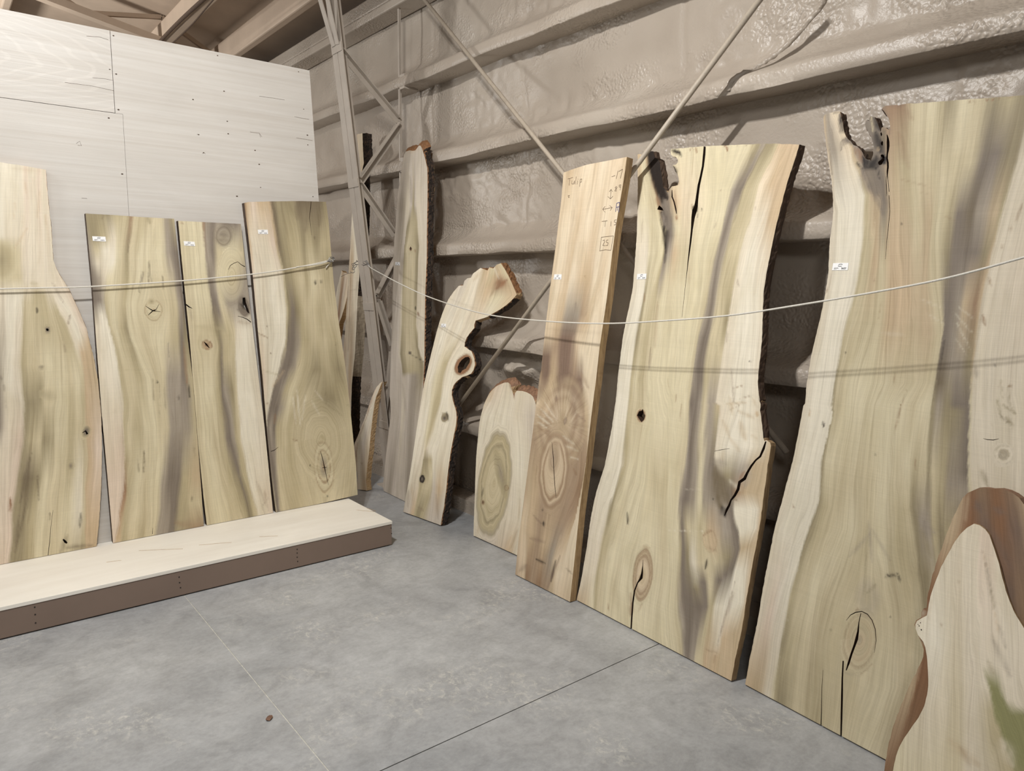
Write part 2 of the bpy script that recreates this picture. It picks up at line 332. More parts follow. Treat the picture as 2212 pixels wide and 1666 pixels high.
# ------------------------------------------------------------------ sprayed foam wall on the right, girts, ceiling
XW = 2.935; XL = 2.78
GZ = [.549, 1.143, 1.742, 2.368, 2.944]
ys = np.arange(-.6, 9.0, .016)
rows = []      # (z, depth 0 wall .. 1 lip, girt index or -1)
zprev = .0
for gi, z0 in enumerate(GZ):
    for z in np.linspace(zprev, z0-.0008, max(4, int((z0-zprev)/.016))): rows.append((z, 0., -1))
    for z, dd in ((z0, .97), (z0+.004, 1.), (z0+.03, 1.), (z0+.06, 1.0), (z0+.072, .97), (z0+.082, .88), (z0+.095, .7), (z0+.11, .5), (z0+.128, .3), (z0+.15, .15), (z0+.175, .05)): rows.append((z, dd, gi))
    zprev = z0+.19
for z in np.linspace(zprev, 3.62, 28): rows.append((z, 0., -1))
if True:
    Z = np.array([q[0] for q in rows]); D = np.array([q[1] for q in rows]); G = np.array([q[2] for q in rows])
    YY, ZZ = np.meshgrid(ys, Z); DD = np.repeat(D[:, None], len(ys), 1)
    big = grid_noise(YY+9, ZZ+9, 1, .55, .4)-.5; med = grid_noise(YY+9, ZZ+9, 2, .16, .12)-.5
    sm = grid_noise(YY+9, ZZ+9, 3, .045, .04)-.5; ti = grid_noise(YY+9, ZZ+9, 4, .026, .024)-.5
    mask = np.clip((grid_noise(YY+9, ZZ+9, 5, .5, .25)-.45)*4, 0, 1)
    # rougher right above each girt
    near = np.zeros_like(ZZ)
    for z0 in GZ: near = np.maximum(near, np.clip(1-np.abs(ZZ-(z0+.17))/.13, 0, 1))
    mask = np.clip(mask*.7+near*.8*grid_noise(YY+9, ZZ+9, 6, .4, .4)*1.4, 0, 1)
    wv = .028*big+.012*med+(.020*sm+.006*ti)*mask*(1-.7*np.clip((YY-4.3)/.4, 0, 1))
    XX = XW + wv*(1-DD*.85) - DD*(XW-XL)
    XX += DD*.006*(grid_noise(YY+9, ZZ*0+9, 8, .3, 1)-.5)
    ZZ2 = ZZ + DD*.012*(grid_noise(YY+9, ZZ*0+G[:, None]*3+9, 9, .22, 1)-.5) + ((G[:, None] < 0) & (np.abs(D[:, None]) < .01))*0.004*ti
    # lump of foam behind the short slab
    c = onx((1100, 800), 2.80); dl = ((YY-c[1])/.17)**2+((ZZ-c[2])/.07)**2; XX -= .13*np.exp(-dl*1.2)*(1+.5*sm)
    # vertical drip seams
    for yv in (4.6, 3.55, 2.35, 1.15): XX += .008*np.exp(-((YY-yv-.02*np.sin(ZZ*5))/.012)**2)*(1-DD)
    me_v = np.stack([XX, YY, ZZ2], -1).reshape(-1, 3); nr, nc = XX.shape
    idx = np.arange(nr*nc).reshape(nr, nc)
    def rowmesh(name, r0, r1, kind_label):
        vs = me_v[idx[r0:r1+1].ravel()]; k = r1-r0
        ii = np.arange((k+1)*nc).reshape(k+1, nc)
        q = np.stack([ii[:-1, :-1], ii[1:, :-1], ii[1:, 1:], ii[:-1, 1:]], -1).reshape(-1, 4)
        me = bpy.data.meshes.new(name); me.vertices.add(len(vs)); me.vertices.foreach_set('co', vs.astype(np.float32).ravel())
        me.loops.add(len(q)*4); me.loops.foreach_set('vertex_index', q.astype(np.int32).ravel())
        me.polygons.add(len(q)); me.polygons.foreach_set('loop_start', np.arange(0, len(q)*4, 4, dtype=np.int32))
        me.update(calc_edges=True); me.validate()
        o = link(name, me, M_FOAM, None, True); return o
    # wall = everything; girts cut out as their own strips
    segs = []; r0 = 0
    girt_rows = {}
    for i, gi in enumerate(G):
        if gi >= 0: girt_rows.setdefault(int(gi), []).append(i)
    prev = 0; wall_parts = []
    wroot = None
    for gi in range(len(GZ)):
        a, b_ = girt_rows[gi][0]-1, girt_rows[gi][-1]
        o = rowmesh('wall_right' if wroot is None else 'foam_panel', prev, a, '')
        if wroot is None: wroot = tag(o, 'sprayed beige foam wall', None, None, 'structure')
        else: o.parent = wroot
        t = rowmesh('trim_%d' % (gi+3), a, b_, ''); tag(t, 'foam-covered horizontal wall girt', None, None, 'structure')
        sv = t.modifiers.new('edge', 'EDGE_SPLIT'); sv.split_angle = math.radians(50)
        prev = b_
    o = rowmesh('foam_panel', prev, nr-1, ''); o.parent = wroot
MB().box(XL-.01, -.6, 0, XL+.14, 9, .09).build('baseboard_right', M_FOAM)['kind'] = 'structure'
# sprayed-over cable on the wall, upper right
def wall_x(q):
    i_ = int(np.argmin(abs(Z-q[2]))); j_ = int(np.argmin(abs(ys-q[1]))); return XX[i_, j_]
cb = [onx(p, XW) for p in [(1800,-40),(1780,0),(1745,45),(1700,100),(1665,140),(1645,170),(1625,190),(1618,210)]]
cb = [np.array((wall_x(q)+.004, q[1], q[2])) for q in smooth_path(cb, 5)]
c_ = MB().tube(cb, .014, 8).build('wall_cable', M_FOAM, None, True); tag(c_, 'foam-coated cable snaking down the upper right of the beige wall', 'cable')
def roof(x): return 3.56+.19*(2.8-x)
ce = MB(); 
ce.v = [(3.2, -3, roof(3.2)+.22), (3.2, 15, roof(3.2)+.22), (-6, 15, roof(-6)+.22), (-6, -3, roof(-6)+.22)]; ce.f = [(0,1,2,3)]
ceil = tag(ce.build('ceiling', M_CEIL), 'brown foam-covered roof underside', None, None, 'structure')
k = 9
for i, xx in enumerate((2.40, 1.90, .75, -.4, -1.6)):
    z = roof(xx)
    t = MB().bar((xx, -2.5, z+.06), (xx, 14.5, z+.06), .07, .2).build('trim_%d' % k, M_CEIL, None, bevel=.012); tag(t, 'foam-covered roof purlin', None, None, 'structure'); k += 1
t = MB().box(2.76, -.6, 3.5, 2.93, 14, 3.56).box(2.76, -.6, 3.56, 2.80, 14, 3.66).build('trim_%d' % k, M_FOAM, None, bevel=.01); tag(t, 'eave strut along the top of the right wall', None, None, 'structure'); k += 1
# roof frames (next frame line beyond the plywood wall)
for yy in (7.5,):
    t = MB().bar((2.9, yy, roof(2.9)-.02), (-5, yy, roof(-5)-.02), .1, .06).build('trim_%d' % k, M_CEIL, None); tag(t, 'rafter chord beyond the plywood wall', None, None, 'structure'); k += 1
    br = MB()
    xs = np.arange(2.5, -3, -.62)
    for i in range(len(xs)-1):
        z0_, z1_ = (roof(xs[i])-.02, roof(xs[i+1])+.2) if i % 2 == 0 else (roof(xs[i])+.2, roof(xs[i+1])-.02)
        br.bar((xs[i], yy, z0_), (xs[i+1], yy, z1_), .035, .035)
    t = br.build('trim_%d' % k, M_CEIL, None); tag(t, 'rafter web bars beyond the plywood wall', None, None, 'structure'); k += 1
t = MB().box(-6, 14.6, 0, 3.2, 14.8, 6).build('wall_back', M_CEIL); tag(t, kind='structure')
cdt_pts = [(xx_, yy_, roof(xx_)-.05) for xx_, yy_ in ((1.84, 3.5), (1.85, 5.5), (1.83, 7.0), (1.86, 9.5), (1.84, 12))]
t = MB().tube(smooth_path(cdt_pts, 6), .016, 8).tube(smooth_path([(p[0]+.03+.04*math.sin(p[1]*2), p[1], p[2]-.03-.03*abs(math.sin(p[1]*1.3))) for p in smooth_path(cdt_pts, 4)], 3), .006, 6).build('conduit', M_DARKEDGE, None, True)
tag(t, 'dark conduit and loose wire under the ceiling above the plywood wall', 'conduit')
# far fill of the bay beyond the plywood
t = MB().box(2.79, 9.0, 0, 2.95, 14.6, 3.7).build('wall_right_far', M_CEIL); tag(t, kind='structure')

# ------------------------------------------------------------------ live-edge slabs
VW = {'A': (0,330,1.851), 'C': (370,420,2.38), 'F': (680,500,2.2517), 'E': (810,280,3.967), 'R1': (1080,300,3.205), 'R2': (1080,780,3.085),
      'R3': (1230,290,2.731), 'R4': (1230,850,2.603), 'R5': (1600,180,2.314), 'R6': (1580,850,2.0415), 'X': (1760,220,8.33),
      'T1': (690,560,3.03), 'T2': (640,270,4.7615), 'P': (0,0,1)}
def V(view, pts):
    ox, oy, s = VW[view]; return [(ox+p[0]/s, oy+p[1]/s)+tuple(p[2:]) for p in pts]
CK = dict(s=(226,215,195), p=(224,206,188), h=(209,196,165), o=(192,179,147), g=(160,148,120), d=(124,111,91), u=(168,157,143), v=(133,122,111),
          b=(206,183,152), n=(156,128,102), k=(40,32,28), w=(234,226,208), y=(221,210,180), t=(222,202,174), l=(233,217,192), m=(175,152,128),
          q=(136,114,100), e=(210,199,186), r=(150,112,84), G=(146,144,102), K=(30,24,22), c=(200,180,150))
CL = {k_: s2l(v_) for k_, v_ in CK.items()}
def line_eval(line, y):
    L = sorted(line, key=lambda p: p[1]); ya = np.array([p[1] for p in L]); xa = np.array([p[0] for p in L])
    x = np.interp(y, ya, xa)
    if len(ya) > 1:
        s0 = (xa[1]-xa[0])/max(ya[1]-ya[0], 1e-6); s1 = (xa[-1]-xa[-2])/max(ya[-1]-ya[-2], 1e-6)
        x = np.where(y < ya[0], xa[0]+(y-ya[0])*s0*.7, x); x = np.where(y > ya[-1], xa[-1]+(y-ya[-1])*s1*.7, x)
    kc = [(p[1], CL[p[2]]) for p in L if len(p) > 2]
    c = np.stack([np.interp(y, [k_[0] for k_ in kc], [k_[1][i] for k_ in kc]) for i in range(3)], -1)
    return x, c
def inpoly(P, poly):
    x, y = P[:, 0], P[:, 1]; ins = np.zeros(len(P), bool); q = np.asarray(poly); n = len(q)
    for i in range(n):
        x0, y0 = q[i]; x1, y1 = q[(i+1) % n]
        c = ((y0 > y) != (y1 > y)); 
        if y1 != y0: ins ^= c & (x < (x1-x0)*(y-y0)/(y1-y0)+x0)
    return ins
def ribbon(pts, view=None):
    """closed polygon round a crack centre line; pts (x, y, half width) in view pixels"""
    ox, oy, s = VW[view] if view else (0, 0, 1)
    P = [np.array([ox+p[0]/s, oy+p[1]/s]) for p in pts]; W = [p[2]/s for p in pts]; L = []; R = []
    for i, p in enumerate(P):
        t = P[min(i+1, len(P)-1)]-P[max(i-1, 0)]; t = t/np.linalg.norm(t); n_ = np.array([-t[1], t[0]])
        jj = (random.random()-.5)*W[i]*.5
        L.append(tuple(p+n_*(W[i]+jj))); R.append(tuple(p-n_*(W[i]-jj*.5)))
    return L+R[::-1]
def resample(poly, step, jit, keep_b):
    out = []; n = len(poly)
    for i in range(n):
        a = np.array(poly[i]); b = np.array(poly[(i+1) % n]); k = max(1, int(np.linalg.norm(b-a)/step)); t = (b-a)/max(np.linalg.norm(b-a), 1e-9)
        nn = np.array([-t[1], t[0]])
        for j in range(k):
            p = a+(b-a)*j/k
            if jit and p[1] > keep_b: p = p+nn*(random.random()-.5)*jit*(1 if j else .3)
            out.append(p)
    return out
class Slab:
    def __init__(s, name, p0, p1, m, thick, outline, holes=(), bands=(), knots=(), streaks=(), bark=(), gain=1.0, step=.007, zb=None, jit=.0016,
                 label='', cat='wood slab', group=None, edge=None, plane=None, facemat=None, edge_j=.012):
        if plane is None:
            zb = thick*m+.0015 if zb is None else zb
            O = onz(p0, zb); P1 = onz(p1, zb); u = P1-O; u[2] = 0; u /= np.linalg.norm(u)
            n_ = np.array([-u[1], u[0], 0.]); n_ = n_ if n_@(O-CAM) > 0 else -n_
        else: O, u, n_ = plane; O = np.array(O, float); u = np.array(u, float)/np.linalg.norm(u); n_ = np.array(n_, float)/np.linalg.norm(n_)
        v = np.array([0, 0, 1.])+n_*m; v /= np.linalg.norm(v); nr = np.cross(u, v); nr = nr if nr@n_ > 0 else -nr
        s.O, s.u, s.v, s.n = O, u, v, nr
        uv = lambda p: (lambda q: np.array([(q-O)@u, (q-O)@v]))(onplane(p, O, nr))
        s.uv = uv
        def px(UV):
            W = O+UV[:, :1]*u+UV[:, 1:2]*v-CAM; c = W@RM.T; return np.stack([PPX+F*c[:, 0]/c[:, 2], PPY+F*c[:, 1]/c[:, 2]], -1)
        out = [uv(p) for p in outline]
        out = [np.array([a[0], max(a[1], 0.)]) for a in out]
        # snap near-bottom points to the base
        out = [np.array([a[0], 0.]) if a[1] < .012 else a for a in out]
        out = resample(out, edge_j, jit, .02); nout = len(out)
        hs = [[uv(p) for p in h] for h in holes]; hs = [resample(h, .012, 0, 9) for h in hs]
        pts = list(out); edges = [(i, (i+1) % nout) for i in range(nout)]
        for h in hs:
            b0 = len(pts); pts += h; edges += [(b0+i, b0+(i+1) % len(h)) for i in range(len(h))]
        A = np.array(out); lo, hi = A.min(0), A.max(0)
        gu = np.arange(lo[0], hi[0], step); gv = np.arange(lo[1], hi[1], step*1.25)
        g_ = np.stack(np.meshgrid(gu, gv), -1).reshape(-1, 2); g_ += (rng.random(g_.shape)-.5)*step*.35
        # only keep the part of a slab the photograph frames finely
        pp = px(g_); vis = (pp[:, 0] > -60) & (pp[:, 0] < 2290) & (pp[:, 1] < 1760)
        coarse = rng.random(len(g_)) < .06
        g_ = g_[inpoly(g_, out) & (vis | coarse)]
        allp = [Vector(p) for p in pts]+[Vector(p) for p in g_]
        vo, eo, fo, ov, oe, of = delaunay_2d_cdt(allp, edges, [], 0, 1e-6)
        UV = np.array([(p.x, p.y) for p in vo]); T = np.array([tuple(q) for q in fo])
        cen = UV[T].mean(1); keep = inpoly(cen, out)
        for h in hs: keep &= ~inpoly(cen, h)
        T = T[keep]
        ar = np.cross(UV[T[:, 1]]-UV[T[:, 0]], UV[T[:, 2]]-UV[T[:, 0]]); T = np.where(ar[:, None] < 0, T[:, ::-1], T)
        used = np.unique(T); remap = -np.ones(len(UV), int); remap[used] = np.arange(len(used)); UV = UV[used]; T = remap[T]
        isout = np.array([any(k_ < nout for k_ in ov[i]) for i in used])
        # boundary
        E_ = np.concatenate([T[:, [0, 1]], T[:, [1, 2]], T[:, [2, 0]]]); key = E_[:, 0]*len(UV)+E_[:, 1]; rk = E_[:, 1]*len(UV)+E_[:, 0]
        B = E_[~np.isin(key, rk)]
        bv = np.unique(B); bi = {int(a): i for i, a in enumerate(bv)}
        nor = np.zeros((len(bv), 2))
        for a, b in B:
            t = UV[b]-UV[a]; nn = np.array([t[1], -t[0]]); nn /= max(np.linalg.norm(nn), 1e-9); nor[bi[a]] += nn; nor[bi[b]] += nn
        nor /= np.maximum(np.linalg.norm(nor, axis=1, keepdims=True), 1e-9)
        PXb = px(UV[bv])
        def side(nn, p, isb):
            for sp in bark:
                sd, y0, y1 = sp[:3]
                if not isb: continue
                c = {'R': nn[0] > .3, 'L': nn[0] < -.3, 'T': nn[1] > .55, 'A': nn[1] > -.8}[sd]
                if c and y0 <= p[1] <= y1: return sp
            return None
        sp = [side(nor[i], PXb[i], isout[bv[i]]) for i in range(len(bv))]
        K = 5; prof = [0, .14, .42, .72, 1.0]; rings = []
        for k_ in range(K):
            f_ = prof[k_]; R_ = []
            for i in range(len(bv)):
                fl_, ro = (sp[i][3], sp[i][5]) if sp[i] else (0., 0.)
                off = fl_*math.sin(f_*1.45)+(ro*(random.random()-.5) if 0 < k_ else 0)
                q = UV[bv[i]]+nor[i]*off
                q = np.array([q[0], max(q[1], 0.)])
                R_.append(q[0]*u+q[1]*v+nr*thick*f_)
            rings.append(np.array(R_))
        nf = len(UV); fv = UV[:, :1]*u+UV[:, 1:2]*v
        nb = len(bv); me_v = [fv]+rings; faces = [tuple(t) for t in T]; mi = [0]*len(T)
        # orientation: front must face -nr
        tri = fv[T[0]]; fn = np.cross(tri[1]-tri[0], tri[2]-tri[0]); flip = fn@nr > 0
        bark_faces = []
        for a, b in B:
            i, j = bi[a], bi[b]
            isb = sp[i] is not None and sp[j] is not None
            for k_ in range(K-1):
                q = (nf+k_*nb+i, nf+(k_+1)*nb+i, nf+(k_+1)*nb+j, nf+k_*nb+j)
                if isb: bark_faces.append((q, 0 if k_ == 0 else 1, sp[i]))
                else:
                    faces.append(q); mi.append(1 if (isout[a] and isout[b]) else 2)
        # back
        bo = delaunay_2d_cdt([Vector(UV[a]) for a in bv], [(bi[a], bi[b]) for a, b in B], [], 0, 1e-7)
        BU = np.array([(p.x, p.y) for p in bo[0]]); BT = np.array([tuple(q) for q in bo[2]])
        cen = BU[BT].mean(1); kp = inpoly(cen, out)
        for h in hs: kp &= ~inpoly(cen, h)
        mp = {}
        for i, o_ in enumerate(bo[3]):
            if len(o_): mp[i] = o_[0]
        for t in BT[kp]:
            if all(int(x) in mp for x in t):
                faces.append(tuple(nf+(K-1)*nb+mp[int(x)] for x in t)); mi.append(1)
        me = bpy.data.meshes.new(name); MV = np.concatenate(me_v); s.MV = MV
        me.from_pydata([tuple(map(float, a)) for a in MV], [], [tuple(map(int, a)) for a in faces]); me.update()
        o = bpy.data.objects.new(name, me); COL.objects.link(o); o.location = tuple(O)
        for m_ in (facemat or M_FACE, edge or M_EDGE, M_CRACK): me.materials.append(m_)
        me.polygons.foreach_set('material_index', mi)
        bm = bmesh.new(); bm.from_mesh(me); bmesh.ops.recalc_face_normals(bm, faces=bm.faces); bm.to_mesh(me); bm.free()
        # ---- wood figure
        P = px(UV); kpx = (hi[0]-lo[0])/max(1., (PXb[:, 0].max()-PXb[:, 0].min()))
        x = P[:, 0].copy(); y = P[:, 1].copy()
        sc_ = 1.0/kpx/480
        x += (grid_noise(UV[:, 0]+9, UV[:, 1]+9, len(name)+int(O[1]*10), .05, .16)-.5)*5*sc_+(grid_noise(UV[:, 0]+9, UV[:, 1]+9, 77, .014, .3)-.5)*4*sc_
        kd = []
        for kn in knots:
            cx, cy, rx, ry, rot = kn[:5]; ca, sa = math.cos(math.radians(rot)), math.sin(math.radians(rot))
            dx, dy = P[:, 0]-cx, P[:, 1]-cy; a_ = (dx*ca+dy*sa)/rx; b_ = (-dx*sa+dy*ca)/ry; d_ = np.sqrt(a_*a_+b_*b_)
            kd.append((d_, np.arctan2(b_, a_)))
            if kn[6]: x = np.where(True, cx+(x-cx)*(1-kn[6]*np.exp(-(d_/1.7)**2)), x)
        xs, cs = zip(*[line_eval(b_, y) for b_ in bands]); xs = np.maximum.accumulate(np.array(xs), 0); cs = np.array(cs)
        nom = np.maximum.accumulate(xs.mean(1))*kpx
        nl = len(bands); col = cs[0].copy(); g0 = nom[0]+(x-xs[0])*kpx
        for i in range(nl-1):
            wd = np.maximum(xs[i+1]-xs[i], .5); t = np.clip((x-xs[i])/wd, 0, 1); ins = x >= xs[i]
            ts = t*t*(3-2*t); col = np.where(ins[:, None], cs[i]*(1-ts[:, None])+cs[i+1]*ts[:, None], col)
            g0 = np.where(ins, nom[i]+t*(nom[i+1]-nom[i]), g0)
        g0 = np.where(x > xs[-1], nom[-1]+(x-xs[-1])*kpx, g0)
        gs, gt = g0, UV[:, 1].copy()
        for kn, (d_, an) in zip(knots, kd):
            prf, mode = kn[5], kn[7]
            dn = d_+.09*(grid_noise(UV[:, 0]+9, UV[:, 1]+9, 31, .03, .05)-.5)
            if mode == 'ring':
                wv_ = np.clip((1.25-dn)/.3, 0, 1); R = max(kn[2], kn[3])*kpx
                gs = np.where(dn < 1.12, dn*R*.9+3, gs); gt = np.where(dn < 1.12, an*.05, gt)
            elif mode == 'ray':
                gs = np.where(dn < 1., an*kn[2]*kpx*.6+2, gs); gt = np.where(dn < 1., dn*.1, gt)
            if prf:
                pc = np.stack([np.interp(dn, [q[0] for q in prf], [CL[q[1]][i] for q in prf]) for i in range(3)], -1)
                al = np.clip((prf[-1][0]-dn)/(.12*prf[-1][0]+.02), 0, 1)*(kn[8] if len(kn) > 8 else 1)
                col = col*(1-al[:, None])+pc*al[:, None]
        for st_ in streaks:
            x0, y0, x1, y1, wd, ck, a_ = st_
            dx, dy = x1-x0, y1-y0; L2 = dx*dx+dy*dy+1e-6; t = np.clip(((P[:, 0]-x0)*dx+(P[:, 1]-y0)*dy)/L2, 0, 1)
            dd = np.hypot(P[:, 0]-x0-t*dx, P[:, 1]-y0-t*dy); wd2 = wd*(1-.6*np.abs(2*t-1)**2)
            br = .65+.7*grid_noise(UV[:, 0]+9, UV[:, 1]+9, 55, .01, .03)
            al = np.clip(a_*br*np.exp(-(dd/wd2)**2), 0, 1)[:, None]; col = col*(1-al)+CL[ck]*al
        col = np.clip(col*gain, 0, .93)
        nv = len(MV); C4 = np.ones((nv, 4), np.float32); C4[:nf, :3] = col; C4[nf:, :3] = .4
        at = me.attributes.new('col', 'FLOAT_COLOR', 'POINT'); at.data.foreach_set('color', C4.ravel())
        G3 = np.zeros((nv, 3), np.float32); G3[:nf, 0] = gs+O[1]; G3[:nf, 1] = gt; G3[:nf, 2] = O[1]
        at = me.attributes.new('grain', 'FLOAT_VECTOR', 'POINT'); at.data.foreach_set('vector', G3.ravel())
        s.o = o; tag(o, label, cat, group)
        bpy.context.view_layer.update()
        if bark_faces:
            groups = {}
            for q, lay, spx in bark_faces: groups.setdefault(spx[6] if len(spx) > 6 else 'bark', []).append((q, lay, spx))
            for nm, lst in groups.items():
                vid = {}; vs = []; fs = []; ms = []; mats = []
                for q, lay, spx in lst:
                    mm = spx[4][0] if lay == 0 else spx[4][1]
                    if mm not in mats: mats.append(mm)
                    qq = []
                    for a in q:
                        if a not in vid: vid[a] = len(vs); vs.append(MV[a])
                        qq.append(vid[a])
                    fs.append(qq); ms.append(mats.index(mm))
                bo_ = mesh_from(nm, vs, fs, mats); bo_.data.polygons.foreach_set('material_index', ms)
                bo_.parent = o
    def at(s, p, off=0.0012): return tuple(onplane(p, s.O, s.n)-s.n*off)
    def child(s, mb, name, m, parent=None, **k_):
        """build mesh in world coordinates, parented"""
        par = parent or s.o; O = s.O
        mb.v = [tuple(np.array(a)-O) for a in mb.v]
        o = mesh_from(name, mb.v, mb.f, m); 
        if parent is None: o.parent = s.o
        else: o.parent = parent
        return o
    def strokes(s, name, strokes, view, w_, m, parent=None, off=.0012):
        mb = MB(); 
        for st_ in strokes:
            P = [np.array(s.at(p, off)) for p in V(view, st_)]
            for i in range(len(P)-1):
                t = P[i+1]-P[i]; L = np.linalg.norm(t)
                if L < 1e-6: continue
                nn = np.cross(t/L, s.n)*w_/2; n0 = len(mb.v); e = t/L*w_*.3
                f_ = s.n*.0004
                for q in (P[i]-e-nn, P[i+1]+e-nn, P[i+1]+e+nn, P[i]-e+nn): mb.v.append(tuple(q))
                for q in (P[i]-e-nn, P[i+1]+e-nn, P[i+1]+e+nn, P[i]-e+nn): mb.v.append(tuple(q+f_))
                mb.f += [(n0,n0+1,n0+2,n0+3),(n0+7,n0+6,n0+5,n0+4),(n0,n0+4,n0+5,n0+1),(n0+1,n0+5,n0+6,n0+2),(n0+2,n0+6,n0+7,n0+3),(n0+3,n0+7,n0+4,n0)]
        return s.child(mb, name, m, parent)
    def marks(s, name, groups, view, w_, m):
        for g_ in groups: s.strokes(name, g_, view, w_, m)
    def price_tag(s, quad, digits=None):
        q = [np.array(s.at(p, .0016)) for p in quad]; b = [a+s.n*.0008 for a in q]
        mb = MB(); mb.v = [tuple(a) for a in q+b]; mb.f = [(0,1,2,3),(7,6,5,4),(0,4,5,1),(1,5,6,2),(2,6,7,3),(3,7,4,0)]
        t = s.child(mb, 'price_tag', M_TAG)
        W = lambda a, b_: q[0]+(q[1]-q[0])*a+(q[3]-q[0])*b_+(q[0]-q[1]+q[2]-q[3])*a*b_
        hh = np.linalg.norm(q[3]-q[0])
        def draw(lines, w_):
            m2 = MB()
            for ln in lines:
                P = [W(*p)-s.n*.0006 for p in ln]
                for i in range(len(P)-1):
                    t_ = P[i+1]-P[i]; L = np.linalg.norm(t_); nn = np.cross(t_/L, s.n)*w_/2; n0 = len(m2.v); e = t_/L*w_*.3
                    for z_ in (P[i]-e-nn, P[i+1]+e-nn, P[i+1]+e+nn, P[i]-e+nn): m2.v.append(tuple(z_))
                    m2.f.append((n0,n0+1,n0+2,n0+3))
            return m2
        logo = [[(.38+.13*(1-math.cos(a)), .30-.14*math.sin(a)) for a in np.linspace(.2, 2.6, 7)], [(.36,.42),(.45,.47),(.58,.44)]]
        s.child(draw(logo, hh*.07), 'logo', M_INK, t)
        txt = [[(.12+.001*0, yy), (.12+ln, yy)] for yy, ln in ((.66,.26),(.76,.28),(.86,.16))]
        s.child(draw(txt, hh*.03), 'small_print', M_INK, t)
        dg = digits or [None]*4; L = []
        seg = {'5': [[(1,0),(0,0),(0,.45),(.7,.42),(1,.7),(.7,1),(0,.95)]], '4': [[(.7,1),(.7,0),(0,.7),(1,.7)]], '3': [[(0,0),(1,0),(.5,.45),(1,.75),(.6,1),(0,.95)]], '7': [[(0,0),(1,0),(.35,1)]], None: [[(0,.1),(.9,.2)],[(.1,.85),(.9,.8)],[(.5,.1),(.5,.9)]]}
        for i, c_ in enumerate(dg):
            for ln in seg[c_]: L.append([(.60+.075*i+.055*a, .66+.2*b_) for a, b_ in ln])
        s.child(draw(L, hh*.045), 'number', M_INK, t)
        return t
bk = lambda *a: a
